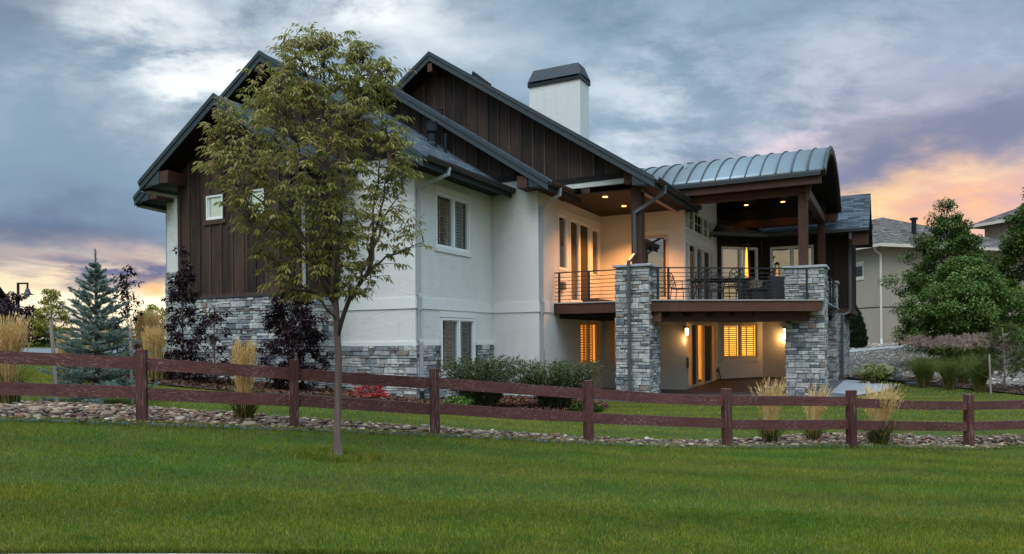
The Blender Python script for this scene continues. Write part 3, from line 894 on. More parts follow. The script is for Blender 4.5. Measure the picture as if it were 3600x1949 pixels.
# --- far wing roof ---------------------------------------------------------------
mb = HB()
VR, ZR, VE, ZW = 18.1, 5.97, 15.45, 4.24
for v, sgn in ((VE, 1), (2 * VR - VE, -1)):
    top = [(5.5, VR, ZR), (5.5, v, ZW), (10.1, v, ZW), (10.1, VR, ZR)]
    uvs = [(0, 3.2), (0, 0), (3.8, 0), (3.8, 3.2)]
    o = (0, 1, 2, 3) if sgn > 0 else (3, 2, 1, 0)
    mb.add(top, [o], 0, [[uvs[i] for i in o]])
    vs = top + [(x, y, z - 0.2) for x, y, z in top]
    mb.add(vs, [(4, 7, 6, 5) if sgn > 0 else (5, 6, 7, 4), (1, 5, 6, 2), (2, 6, 7, 3)], 1)
p0, p1 = Vector((6.36, VE, ZW)), Vector((3.6, VE - 2.76, ZW))
up = Vector((-Q, Q, SL)) * 4.2
mb.add([p1, p0, p0 + up, p1 + up], [(0, 1, 2, 3)], 0, [[(0, 0), (3.9, 0), (3.9, 5.0), (0, 5.0)]])
dn = Vector((0, 0, -0.2))
mb.add([p1, p0, p0 + dn, p1 + dn, p0 + up + dn, p1 + up + dn], [(0, 3, 2, 1), (2, 3, 5, 4)], 1)
mb.box((6.2, VE + 0.03, 4.0), (9.45, 16.1, 4.03), 1)
wing = mb.build('roof', [M['shingle'], M['soffit']], house)
timber((6.40, VE - 0.11, 4.09), (10.08, VE - 0.002, 4.225), 'gutter', wing, 0.01, 'gutter')
mb = HB()
mb.beam((6.42, VE - 0.10, 4.16), (3.7, VE - 2.82, 4.16), 0.10, 0.13, 0)
mb.build('gutter', [M['gutter']], wing)
timber((9.50, 15.50, 3.58), (10.08, 15.64, 4.02))
timber((9.50, 15.642, 3.70), (10.04, 16.05, 4.05))

# --- chimney ------------------------------------------------------------------------
mb = HB()
cu0, cu1, cv0, cv1 = -1.30, 0.77, 9.5, 10.4
mb.box((cu0, cv0, 5.0), (cu1, cv1, 9.63), 0)
chim = mb.build('chimney', [M['stucco']], house, bevel=0.01)
mb = HB()
g = 0.045
a0, a1, b0, b1 = cu0 - g, cu1 + g, cv0 - g, cv1 + g
def frame_ring(z0, z1, t):
    mb.box((a0, b0, z0), (a1, b0 + t, z1), 0); mb.box((a0, b1 - t, z0), (a1, b1, z1), 0)
    mb.box((a0, b0 + t, z0), (a0 + t, b1 - t, z1), 0); mb.box((a1 - t, b0 + t, z0), (a1, b1 - t, z1), 0)
frame_ring(9.60, 9.72, 0.03)
for u in (a0 + 0.05, a1 - 0.05):
    for v in (b0 + 0.05, b1 - 0.05): mb.box((u - 0.05, v - 0.05, 9.72), (u + 0.05, v + 0.05, 9.80), 0)
mb.box((a0 + 0.06, b0 + 0.30, 9.66), (a1 - 0.06, b1 - 0.30, 9.81), 1)
mb.box(((a0 + a1) / 2 - 0.03, b0 + 0.02, 9.72), ((a0 + a1) / 2 + 0.03, b0 + 0.08, 9.80), 0)
t = 0.17
mb.hexa([(a0, b0, 9.79), (a1, b0, 9.79), (a1, b1, 9.79), (a0, b1, 9.79), (a0 + t, b0 + t, 10.26), (a1 - t, b0 + t, 10.26), (a1 - t, b1 - t, 10.26), (a0 + t, b1 - t, 10.26)], 0)
mb.build('chimney_cap', [M['capmetal'], M['dark_room']], chim)

# roof pipes
def pipe(prof, at, n=12):
    t = HB(); t.lathe(prof, at, n, 0); t.build('roof_pipe', [M['capmetal']], house)
pipe([(0.17, -0.12), (0.16, 0.02), (0.13, 0.06), (0.12, 0.34), (0.16, 0.35), (0.175, 0.38), (0.175, 0.62), (0.19, 0.63), (0.19, 0.66), (0.02, 0.70)], (-1.24, 2.7, 5.86), 18)
pipe([(0.045, -0.2), (0.045, 0.55), (0.02, 0.56)], (-0.92, 2.95, 5.66))
pipe([(0.05, -0.2), (0.05, 0.18), (0.07, 0.2), (0.02, 0.24)], (-2.1, 4.6, 7.35))
mb = HB(); mb.hexa([(-1.25, 5.0, 8.50), (-0.75, 5.0, 8.18), (-0.75, 5.45, 8.18), (-1.25, 5.45, 8.50), (-1.15, 5.0, 8.78), (-0.70, 5.0, 8.40), (-0.70, 5.45, 8.40), (-1.15, 5.45, 8.78)], 0)
mb.build('roof_vent', [M['capmetal']], house)

# --- windows and doors --------------------------------------------------------------
window(rw, *o_up, mull=(0.52,), shutter='shutter_warm', room='lit_soft', glass='glass', trim='stucco_trim')
window(rw, *o_lo, mull=(0.52,), shutter='shutter_warm', room='lit_soft', glass='glass', sill=False)
mb = HB(); mb.lbox(rw, 1.12, 3.09, -0.97, -0.86, 0.016, 0.05, 0); mb.build('sill', [M['vinyl']], house)
window(r4, *o4[0], room='lit_soft', glass='mirror_glass', lintel=False, sill=False)
window(r4, *o4[1], mull=(0.47,), room='lit_soft', glass='glass', name='sliding_door', lintel=False, sill=False, screens=(1,))
window(r4, *o4[2], room='lit_soft', glass='mirror_glass', lintel=False, sill=False)
window(r4, *o4[3], mull=(0.5,), shutter='shutter_lit', room='lit_orange', glass='glass', frame='beige_trim')
mb = HB()
mb.lbox(r4, 5.50, 9.32, 4.06, 4.20, 0.001, 0.02, 0)
mb.build('lintel', [M['stucco_trim']], house)
window(f5, *o5[0], glass='mirror_glass', frame='shutter', sill=False, deep=0.9)
window(f5, *o5[1], mull=(0.5,), shutter='shutter_lit', room='lit_orange', glass='glass', frame='beige_trim')
window(r6, *o6[0], mull=(0.12, 0.37, 0.62, 0.87), room='lit_soft', glass='glass', name='sliding_door', sill=False, lintel=False, screens=(3,))
mb = HB(); mb.lbox(r6, 9.42, 13.95, 3.46, 3.70, 0.001, 0.03, 0); mb.build('lintel', [M['stucco_trim']], house)
window(r6, *o6[1], mull=(0.12, 0.31, 0.64, 0.84), room='dark_room', glass='glass', sill=False, lintel=False, cell=True)
window(r6, *o6[2], mull=(0.13, 0.33, 0.56, 0.86), room='lit_orange', glass='glass', name='sliding_door', frame='beige_trim', sill=False, lintel=False, screens=(1, 3), deep=0.9)
window(w7, *o7[0], mull=(0.52,), glass='mirror_glass', room='lit_soft', name='sliding_door', lintel=False, sill=False)
window(w7, *o7[1], mull=(0.5,), shutter='shutter_lit', room='lit', frame='beige_trim', louver=0.085)
window(f8, *o8, mull=(0.5,), glass='mirror_glass', room='dark_room', name='sliding_door', lintel=False, sill=False)
# things on the walls
mb = HB()
mb.lbox(fw_, -2.12, -1.93, 1.30, 1.50, 0.001, 0.09, 0)
mb.build('wall_vent', [M['downspout_dark']], house)
for T_, q_ in ((r6, (9.48, 9.60, -0.95, -0.60, 0.002, 0.07)), (r6, (14.30, 14.42, -1.30, -1.16, 0.001, 0.06)), (r4, (5.70, 5.90, 1.62, 1.86, 0.002, 0.12))):
    mb = HB(); mb.lbox(T_, *q_, 0); mb.build('wall_box', [M['downspout_dark']], house)
mb = HB(); mb.lbox(r4, 4.30, 4.42, -0.95, -0.25, 0.001, 0.04, 0); mb.build('meter_box', [M['downspout']], house)

# --- downspouts ----------------------------------------------------------------------
def spout(pts, m='downspout', w=0.085, h=0.065):
    b = HB(); b.rtube(pts, w, h, 0)
    for p in pts[1:-1]: b.lathe([(0.05, -0.035), (0.05, 0.035)], p, 8, 0)
    return b.build('downspout', [M[m]], house)
spout([(0.80, 0.42, 4.48), (0.78, 0.38, 4.30), (0.06, 0.10, 3.98), (0.055, 0.09, 1.25), (0.09, 0.09, 1.16), (0.09, 0.09, 0.86), (0.055, 0.09, 0.78), (0.055, 0.09, 0.08), (0.115, 0.09, -0.02), (0.12, 0.09, -1.25)])
spout([(0.12, 0.09, -1.25), (0.14, 0.09, -1.65)], 'gutter', 0.10, 0.08)
spout([(2.27, 4.15, 4.48), (2.25, 4.15, 4.28), (1.63, 4.20, 3.98), (1.625, 4.19, 1.25), (1.66, 4.19, 1.16), (1.66, 4.19, 0.86), (1.625, 4.19, 0.78), (1.625, 4.19, -1.7)])
spout([(5.05, 5.35, 4.48), (5.04, 5.35, 4.28), (4.17, 5.24, 3.75), (4.17, 5.24, 2.55), (4.06, 4.98, 2.30), (4.06, 4.98, -1.78)], 'downspout_dark')
spout([(9.45, 15.42, 4.10), (9.45, 15.42, 3.85), (9.40, 16.02, 3.60), (9.40, 16.02, 1.22), (9.38, 16.0, 1.05), (9.12, 15.93, 0.92), (9.10, 15.93, -1.62), (9.25, 15.80, -1.70)], 'downspout_dark')
spout([(-8.02, -1.85, 4.50), (-8.0, -1.85, 4.36), (-7.24, -1.30, 4.20), (-7.23, -1.28, 1.4), (-7.28, -1.28, 1.3)])
spout([(-10.15, -0.5, 4.50), (-10.13, -0.5, 4.36), (-9.48, 0.06, 4.18), (-9.48, 0.06, -0.9)])
spout([(-2.55, -1.30, 4.40), (-2.55, -1.30, 1.32), (-2.50, -1.30, 1.20), (-2.50, -1.30, -1.3)])

# --- stone pillars -------------------------------------------------------------------
def pillar(u0, u1, v0, v1, z0, z1, seed):
    mb = HB()
    stones(mb, front(v0), u0 - 0.03, u1 + 0.03, z0, z1, seed)
    stones(mb, right(u1), v0 - 0.015, v1 + 0.03, z0, z1, seed + 1)
    stones(mb, WF(u0, v1, (0, -1), (-1, 0)), -0.03, v1 - v0 + 0.015, z0, z1, seed + 2)
    stones(mb, WF(u1, v1, (-1, 0), (0, 1)), -0.03, u1 - u0 + 0.03, z0, z1, seed + 3)
    p = mb.build('stone_pillar', st2, house)
    cb = HB(); cb.box((u0 - 0.10, v0 - 0.10, z1), (u1 + 0.10, v1 + 0.10, z1 + 0.075), 0)
    cb.build('capstone', [M['cap']], p, bevel=0.012)
pillar(3.64, 4.60, 5.12, 6.10, -2.0, 2.15, 31)
pillar(7.97, 9.03, 8.40, 9.40, -2.0, 2.16, 41)
pillar(8.00, 8.93, 15.1, 15.95, -2.0, 2.13, 51)

# --- deck -------------------------------------------------------------------------------
DZ = 1.18
edge = [(1.575, 5.16), (4.79, 5.16), (5.12, 5.39), (8.72, 7.97), (9.02, 8.18)]
poly = edge + [(9.02, 15.9), (6.05, 15.9), (4.60, 14.5), (4.60, 9.38), (1.575, 9.38)]
mb = HB()
mb.prism([(u, v, DZ - 0.035) for u, v in poly], (0, 0, 0.035), 0)
deck = mb.build('deck', [M['deck_edge']], house)
mb = HB()
def run(b, pts, off, z0, z1, t, mi=0):
    for (a, c) in zip(pts[:-1], pts[1:]):
        d = Vector((c[0] - a[0], c[1] - a[1], 0)).normalized(); n = Vector((d.y, -d.x, 0))
        T = lambda x, y, z, a=a, d=d, n=n: (a[0] + d.x * x + n.x * z, a[1] + d.y * x + n.y * z, y)
        b.lbox(T, 0.0, (Vector(c) - Vector(a)).length, z0, z1, off - t, off, mi)
run(mb, edge, -0.03, 0.835, DZ - 0.036, 0.045)
mb.build('deck_fascia', [M['beam']], deck)
mb = HB()
run(mb, [(4.62, 5.55), (5.0, 5.75), (8.68, 8.38)], 0.0, 0.545, 0.834, 0.14)
mb.box((4.62, 5.30, 0.545), (4.90, 5.54, 0.834), 0)
mb.build('deck_beam', [M['beam']], deck)
mb = HB()
mb.prism([(u, v, 0.845) for u, v in [(1.58, 5.24), (4.77, 5.24), (5.08, 5.46), (8.9, 8.22), (8.9, 15.85), (6.05, 15.85), (4.60, 14.4), (4.60, 9.37), (1.58, 9.37)]], (0, 0, 0.02), 0)
for i in range(24):
    v = 5.6 + i * 0.42
    mb.box((1.6 if v < 9.3 else 4.62, v, 0.70), (min(4.6 + max(0, (v - 5.2) * 1.25), 8.8), v + 0.045, 0.845), 0)
mb.build('deck_joists', [M['soffit']], deck)
mb = HB(); mb.box((2.02, 6.45, DZ + 0.001), (2.55, 8.35, DZ + 0.16), 0); mb.build('door_step', [M['beam']], deck)

def railing(pts, posts):
    b = HB()
    for (a, c) in zip(pts[:-1], pts[1:]):
        b.beam((*a, 2.105), (*c, 2.105), 0.05, 0.035, 0)
        for k in range(7):
            z = 1.275 + k * 0.1145
            b.beam((*a, z), (*c, z), 0.014, 0.018, 0)
    r = b.build('railing', [M['iron']], deck)
    for p in posts:
        pb = HB(); pb.box((p[0] - 0.028, p[1] - 0.028, DZ + 0.001), (p[0] + 0.028, p[1] + 0.028, 2.10), 0)
        pb.build('railing_post', [M['iron']], r)
railing([(1.59, 5.235), (3.60, 5.235)], [(1.74, 5.235), (2.72, 5.235)])
d0, d1 = Vector((5.10, 5.45)), Vector((8.66, 8.0))
pts = [d0.lerp(d1, t) for t in (0.0, 0.255, 0.50, 0.745, 0.985)]
railing([(4.66, 5.235), (4.80, 5.235), tuple(d0), tuple(d1)], [(4.84, 5.26)] + [tuple(p) for p in pts])
railing([(8.95, 9.46), (8.95, 15.0)], [(8.95, 10.8), (8.95, 12.2), (8.95, 13.6)])

# --- lights -----------------------------------------------------------------------------
WARM = (1.0, 0.40, 0.11)
def lamp(name, kind, loc, energy, parent, **kw):
    l = bpy.data.lights.new(name, kind); l.energy = energy; l.color = kw.pop('color', WARM)
    for k, v in kw.items(): setattr(l, k, v)
    o = bpy.data.objects.new(name, l); COL.objects.link(o); o.parent = parent; o.location = (loc[0], loc[1], loc[2] + EYE)
    return o
def downlight(u, v, z, e):
    b = HB(); b.lathe([(0.075, 0.0), (0.085, -0.012), (0.06, -0.02)], (u, v, z), 16, 0)
    r = b.build('downlight', [M['spot_glass']], house)
    lamp('downlight_lamp', 'SPOT', (u, v, z - 0.05), e, r, spot_size=R(125), spot_blend=0.7, shadow_soft_size=0.06)
downlight(3.0, 5.95, 4.458, 220); downlight(3.0, 7.75, 4.458, 760)
downlight(5.72, 14.75, 5.36, 5); downlight(7.10, 14.75, 5.36, 5)
def lantern(T, a, z, e):
    b = HB()
    b.lbox(T, a - 0.06, a + 0.06, z - 0.14, z + 0.15, 0.001, 0.02, 0)
    for x in (-0.065, 0.053):
        for c in (0.02, 0.118): b.lbox(T, a + x, a + x + 0.012, z - 0.14, z + 0.15, c, c + 0.012, 0)
    for y in (-0.152, 0.10, 0.15): b.lbox(T, a - 0.075, a + 0.075, z + y, z + y + 0.014, 0.018, 0.14, 0)
    l = b.build('wall_lantern', [M['iron']], house)
    b = HB(); b.lbox(T, a - 0.05, a + 0.05, z - 0.135, z + 0.097, 0.03, 0.115, 0); b.build('lamp_shade', [M['lamp_glass']], l)
    lamp('lantern_lamp', 'POINT', T(a, z - 0.28, 0.10), e, l, shadow_soft_size=0.08, color=(1.0, 0.50, 0.16))
lantern(r6, 9.30, 0.30, 9); lantern(f8, 6.98, 0.32, 24)
# ------------------------------------------------------------------ terrain
CY, SY = math.cos(YAW), math.sin(YAW)
def hw(u, v): return (-2.4746 + u * CY + v * SY, 19.0 - u * SY + v * CY)
GP = np.array([
    (-7.1, 9.5, 0.80), (-5.05, 10.09, 0.65), (-3.13, 10.53, 0.48), (-1.16, 10.89, 0.31), (1.21, 11.77, 0.08), (3.61, 12.33, -0.11), (5.96, 12.75, -0.20), (8.62, 13.99, -0.37), (11.5, 14.8, -0.42),
    (-2.13, 9.0, 0.33), (-6.0, 5.5, 0.19), (-3.82, 5.5, 0.18), (-1.7, 5.5, 0.16), (2.0, 5.6, 0.02), (6.0, 5.6, -0.16), (-3.5, 7.5, 0.36), (2.0, 8.0, 0.08), (5.5, 9.0, -0.13), (9, 9, -0.32),
    (-6.94, 12.3, 0.74), (-9.4, 18, 0.91), (-10, 16.5, 0.92), (-13.96, 22, 1.0), (-19.3, 30, 1.42), (-27, 42, 1.60), (-31.7, 50, 1.98),
    (-6.2, 17, 0.62), (-3.55, 11.5, 0.55), (-3.2, 16.3, 0.48), (-0.8, 17.6, 0.10), (1.0, 18.6, 0.02), (-0.5, 14, 0.24), (9.2, 16, -0.10), (14.5, 25.2, 0.08), (14.9, 21.6, 0.01), (13.7, 28.5, 0.12), (6, 17, -0.07), (3, 17, -0.04),
    (18.7, 27, 0.50), (16.5, 33, 0.75), (18.5, 38, 1.28), (20, 40, 1.38), (24.2, 42, 1.50), (22, 32, 1.02), (19, 22, 0.25), (28, 28, 0.9), (24, 18, 0.2),
    (-9.6, 21, 0.77), (-5.5, 18.9, 0.57), (-2.6, 18.8, 0.22), (-0.6, 22.5, 0.08), (1.2, 22.7, 0.0), (3, 21.8, -0.07), (5.4, 21.1, -0.06), (9.2, 22, -0.03), (13, 28.7, 0.09), (-11.6, 23, 0.92), (-8, 28.6, 1.12), (2, 30, 0.2), (8, 30, 0.15),
    (-60, 60, 1.9), (-60, 90, 2.0), (0, 110, 2.0), (60, 90, 2.2), (90, 40, 1.8), (-60, 15, 1.2), (40, -8, -0.4), (-30, -10, 0.3), (0, -8, 0.05), (-16, 8, 0.75), (18, 8, -0.5), (60, 10, 0.3), (5, 50, 1.5), (-10, 45, 1.6)], float)
def _tps(r2): return np.where(r2 > 1e-12, r2 * np.log(np.maximum(r2, 1e-12)) * 0.5, 0.0)
_n = len(GP)
_K = _tps(((GP[:, None, :2] - GP[None, :, :2]) ** 2).sum(-1)) + np.eye(_n) * 0.4
_P = np.hstack([np.ones((_n, 1)), GP[:, :2]])
_A = np.block([[_K, _P], [_P.T, np.zeros((3, 3))]])
_w = np.linalg.solve(_A, np.concatenate([GP[:, 2], np.zeros(3)]))
def ground(x, y):
    x = np.asarray(x, float); y = np.asarray(y, float)
    sh = np.broadcast(x, y).shape
    q = np.stack([np.broadcast_to(x, sh).ravel(), np.broadcast_to(y, sh).ravel()], 1)
    out = np.empty(len(q))
    for i in range(0, len(q), 20000):
        s = q[i:i + 20000]
        out[i:i + 20000] = _tps(((s[:, None] - GP[None, :, :2]) ** 2).sum(-1)) @ _w[:_n] + _w[_n] + s @ _w[_n + 1:]
    d = np.maximum(np.hypot(q[:, 0], q[:, 1] - 25) - 55, 0) / 40
    f = np.clip(d, 0, 1)
    return (out * (1 - f) + 1.9 * f).reshape(sh)
def gz(x, y): return float(ground(np.array([x]), np.array([y]))[0])
def inpoly(x, y, poly):
    x = np.asarray(x); y = np.asarray(y); c = np.zeros(x.shape, bool)
    for (x0, y0), (x1, y1) in zip(poly, poly[1:] + poly[:1]):
        if y0 == y1: continue
        c ^= ((y0 > y) != (y1 > y)) & (x < (x1 - x0) * (y - y0) / (y1 - y0) + x0)
    return c
def smooth_poly(poly, n=2):
    for _ in range(n):
        out = []
        for p, q in zip(poly, poly[1:] + poly[:1]):
            out += [(p[0] * .75 + q[0] * .25, p[1] * .75 + q[1] * .25), (p[0] * .25 + q[0] * .75, p[1] * .25 + q[1] * .75)]
        poly = out
    return poly
def sheet(name, poly, off, mats, step=0.5, **kw):
    bm = bmesh.new()
    bm.faces.new([bm.verts.new((x, y, 0)) for x, y in poly])
    xs = [p[0] for p in poly]; ys = [p[1] for p in poly]
    for k in range(2):
        lo, hi = (min(xs), max(xs)) if k == 0 else (min(ys), max(ys))
        c = lo + step
        while c < hi:
            bmesh.ops.bisect_plane(bm, geom=bm.verts[:] + bm.edges[:] + bm.faces[:], plane_co=(c, 0, 0) if k == 0 else (0, c, 0), plane_no=(1, 0, 0) if k == 0 else (0, 1, 0))
            c += step
    co = np.array([v.co[:2] for v in bm.verts])
    z = ground(co[:, 0], co[:, 1]) + off
    for v, h in zip(bm.verts, z): v.co.z = h
    bmesh.ops.triangulate(bm, faces=bm.faces[:])
    for f in bm.faces:
        if f.normal.z < 0: f.normal_flip()
    me = bpy.data.meshes.new(name); bm.to_mesh(me); bm.free()
    return tag(link_mesh(name, me, mats), **kw)

_xs = np.unique(np.concatenate([[-3000, -1200, -500, -250, -160], np.linspace(-110, -40, 24), np.arange(-40, 40, 0.75), np.linspace(40, 110, 24), [160, 250, 500, 1200, 3000]]))
_ys = np.unique(np.concatenate([[-300, -60, -20], np.arange(-10, 60, 0.75), np.linspace(60, 130, 24), [180, 300, 600, 1300, 3000]]))
_gx, _gy = np.meshgrid(_xs, _ys)
_gv = np.stack([_gx, _gy, ground(_gx, _gy)], -1).reshape(-1, 3)
_nx = len(_xs)
_idx = (np.arange(len(_ys) - 1)[:, None] * _nx + np.arange(_nx - 1)[None, :]).ravel()
lawn = tag(np_mesh('lawn', _gv, np.stack([_idx, _idx + 1, _idx + _nx + 1, _idx + _nx], 1), M['lawn'], smooth=True), kind='structure')

def fence_y(x): return 11.52 + 0.285 * x
cobble_back = [(-13, 2.6), (-8.6, 2.35), (-7, 2.25), (-5.2, 1.55), (-3.6, 1.0), (-2.2, 0.7), (1, 0.55), (3.2, 0.6), (4.6, 0.85), (6, 1.35), (7.4, 1.2), (8.6, 0.7), (12, 0.55), (16, 0.6)]
COBBLE = [(x, fence_y(x) + d) for x, d in cobble_back] + [(x, fence_y(x) - 0.20) for x in (16, 10, 4, 0, -4, -8, -13)]
MULCH = smooth_poly([(-11.5, 19.0), (-8.6, 16.9), (-6.2, 16.5), (-3.8, 15.6), (-2.2, 16.0), (-0.8, 16.9), (1.2, 17.3), (2.5, 18.7), (2.6, 21.2), (-0.4, 22.6), (-2.4, 19.1), (-5.4, 19.0), (-9.6, 21.2), (-12, 22.0)], 1)
PATIO = smooth_poly([hw(u, v) for u, v in [(1.6, 4.95), (4.9, 4.8), (6.6, 5.5), (8.3, 7.1), (9.6, 8.1), (10.5, 10.0), (11.0, 12.5), (11.0, 14.4), (9.9, 15.6), (9.2, 16.0), (9.1, 16.4), (4.4, 16.4), (4.4, 9.6), (1.4, 9.6)]], 1)
STRIP = smooth_poly([(12.4, 28.9), (13.7, 27.9), (14.35, 25.2), (14.75, 21.9), (15.8, 19.2), (18.5, 16.2), (20.5, 17.4), (17.6, 20.2), (16.2, 22.6), (15.7, 25.8), (14.6, 29.4), (12.6, 30.2)], 1)
GRAVEL = [(12.2, 29.4), (14.2, 29.2), (15.4, 25.6), (15.9, 22.4), (17.3, 20.0), (20.2, 17.2), (34, 17), (44, 30), (44, 48), (10, 48), (9.6, 36)]
ROAD = [(-60, 34), (-26, 30.5), (-16.5, 29.2), (-10.5, 30.8), (-11, 35), (-18, 38.5), (-27, 41.0), (-60, 46)]
WALK = [(-14, 3.2), (14, 3.2), (14, 5.45), (-14, 5.45)]
sheet('cobble_bed', COBBLE, 0.014, M['soil'], 0.5, kind='structure')
sheet('mulch_bed', MULCH, 0.035, M['soil'], 0.5, kind='structure')
sheet('mulch_strip', STRIP, 0.05, M['soil'], 0.5, kind='structure')
sheet('gravel_slope', GRAVEL, 0.028, M['gravel_base'], 0.75, kind='structure')
sheet('road', ROAD, 0.02, M['asphalt'], 1.0, kind='structure')
sheet('pavement', WALK, 0.012, M['concrete'], 0.5, kind='structure')
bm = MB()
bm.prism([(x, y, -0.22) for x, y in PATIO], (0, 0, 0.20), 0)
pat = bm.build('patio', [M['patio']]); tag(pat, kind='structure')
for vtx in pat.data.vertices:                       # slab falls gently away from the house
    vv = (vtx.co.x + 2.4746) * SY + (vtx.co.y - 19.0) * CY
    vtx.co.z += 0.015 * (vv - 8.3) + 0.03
PALE = [hw(u, v) for u, v in [(9.12, 9.5), (9.9, 8.9), (10.55, 10.4), (10.75, 12.4), (10.7, 14.2), (9.8, 15.3), (9.2, 15.75)]]  # paler area of the same patio floor, laid on as a thin slab
b_ = MB(); b_.prism([(x, y, -0.05) for x, y in PALE], (0, 0, 0.034), 0); pp_ = b_.build('patio_pale_area', [M['patio_pale']]); tag(pp_, kind='structure')
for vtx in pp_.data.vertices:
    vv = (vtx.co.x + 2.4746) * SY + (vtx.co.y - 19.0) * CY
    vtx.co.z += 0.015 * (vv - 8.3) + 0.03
# gravel path behind the neighbour's bed
sheet('path', smooth_poly([(12.4, 36.2), (15.5, 35.6), (19.5, 36.6), (24, 37.2), (24, 38.0), (19.2, 37.5), (15.5, 36.5), (12.4, 37.1)], 1), 0.055, M['concrete'], 0.7, kind='structure')

# ------------------------------------------------------------------ scatter helpers
NR = np.random.default_rng(11)
def ico(sub):
    b = bmesh.new(); bmesh.ops.create_icosphere(b, subdivisions=sub, radius=1.0)
    v = np.array([x.co[:] for x in b.verts]); f = np.array([[w.index for w in x.verts] for x in b.faces]); b.free()
    return v, f
def rocks(name, pts, size, sub, mats, flat=0.6, smooth=True, **kw):
    v, f = ico(sub); n = len(pts)
    s = size[:, None] * np.stack([NR.uniform(0.8, 1.5, n), NR.uniform(0.7, 1.1, n), flat * NR.uniform(0.7, 1.2, n)], 1)
    a = NR.uniform(0, 2 * np.pi, n); t = NR.normal(0, 0.18, n)
    P = v[None] * (1 + NR.normal(0, 0.07, (n, len(v), 1))) * s[:, None]
    P = np.stack([P[..., 0], P[..., 1] * np.cos(t)[:, None] - P[..., 2] * np.sin(t)[:, None], P[..., 1] * np.sin(t)[:, None] + P[..., 2] * np.cos(t)[:, None]], -1)
    P = np.stack([P[..., 0] * np.cos(a)[:, None] - P[..., 1] * np.sin(a)[:, None], P[..., 0] * np.sin(a)[:, None] + P[..., 1] * np.cos(a)[:, None], P[..., 2]], -1) + pts[:, None]
    F = (f[None] + (np.arange(n) * len(v))[:, None, None]).reshape(-1, 3)
    return tag(np_mesh(name, P.reshape(-1, 3), F, mats, smooth=smooth), kind='stuff', **kw)
def scatter(poly, n, inset=None):
    xs = [p[0] for p in poly]; ys = [p[1] for p in poly]
    x = NR.uniform(min(xs), max(xs), n); y = NR.uniform(min(ys), max(ys), n)
    k = inpoly(x, y, poly); x, y = x[k], y[k]
    v = (y > 2) & (np.abs(x) < 0.74 * y + 3.0)        # only what the lens and a step to its side can see
    return x[v], y[v]
def thin(x, y, r):
    """keep points at least r apart (grid dart throwing)"""
    seen, keep = {}, []
    for i in range(len(x)):
        c = (int(x[i] // r), int(y[i] // r))
        if any((x[i] - px) ** 2 + (y[i] - py) ** 2 < r * r for dx_ in (-1, 0, 1) for dy_ in (-1, 0, 1) for px, py in seen.get((c[0] + dx_, c[1] + dy_), ())): continue
        seen.setdefault(c, []).append((x[i], y[i])); keep.append(i)
    return x[keep], y[keep]
M['cobble'] = mat_island('river_stone', [(0.0, (0.040, 0.024, 0.017)), (0.2, (0.125, 0.066, 0.042)), (0.38, (0.175, 0.116, 0.075)), (0.55, (0.26, 0.197, 0.13)), (0.68, (0.085, 0.074, 0.066)), (0.82, (0.165, 0.066, 0.040)), (0.92, (0.235, 0.168, 0.11)), (1.0, (0.46, 0.38, 0.28))], 0.7, 14, 0.25, 0.004)
M['gravel'] = mat_island('gravel_stone', [(0.0, (0.10, 0.082, 0.068)), (0.3, (0.25, 0.205, 0.17)), (0.6, (0.40, 0.34, 0.285)), (1.0, (0.56, 0.49, 0.42))], 0.85, 14, 0.25, 0.004)
M['chip'] = mat_island('bark_chip', [(0.0, (0.025, 0.012, 0.008)), (0.5, (0.080, 0.034, 0.020)), (1.0, (0.150, 0.072, 0.042))], 0.95, 14, 0.25, 0.004)
x, y = scatter(COBBLE, 120000); x, y = thin(x, y, 0.056)
rocks('river_stones', np.stack([x, y, ground(x, y) + 0.03 + NR.uniform(-0.008, 0.02, len(x))], 1), NR.uniform(0.024, 0.052, len(x)), 2, M['cobble'], 0.5)
x, y = scatter(COBBLE, 1500); x, y = thin(x, y, 0.26)
rocks('river_stones', np.stack([x, y, ground(x, y) + 0.05], 1), NR.uniform(0.055, 0.08, len(x)), 2, M['cobble'], 0.55)
x, y = scatter(GRAVEL, 34000); k = (y < 41) & (x < 30); x, y = x[k], y[k]
rocks('gravel_stones', np.stack([x, y, ground(x, y) + 0.04], 1), NR.uniform(0.028, 0.06, len(x)), 1, M['gravel'], 0.65, smooth=False)
for nm, P_, n in (('mulch_chips', MULCH, 26000), ('mulch_chips', STRIP, 14000)):
    x, y = scatter(P_, n); n = len(x)
    a = NR.uniform(0, 2 * np.pi, n); l = NR.uniform(0.02, 0.05, n); w = NR.uniform(0.008, 0.018, n)
    d = np.stack([np.cos(a), np.sin(a), NR.normal(0, 0.35, n)], 1) * l[:, None]; s_ = np.stack([-np.sin(a), np.cos(a), NR.normal(0, 0.5, n)], 1) * w[:, None]
    c = np.stack([x, y, ground(x, y) + 0.06 + NR.uniform(0, 0.025, n)], 1)
    tag(np_mesh(nm, np.stack([c - d - s_, c + d - s_, c + d + s_, c - d + s_], 1).reshape(-1, 3), np.arange(4 * n).reshape(-1, 4), M['chip']), kind='stuff')

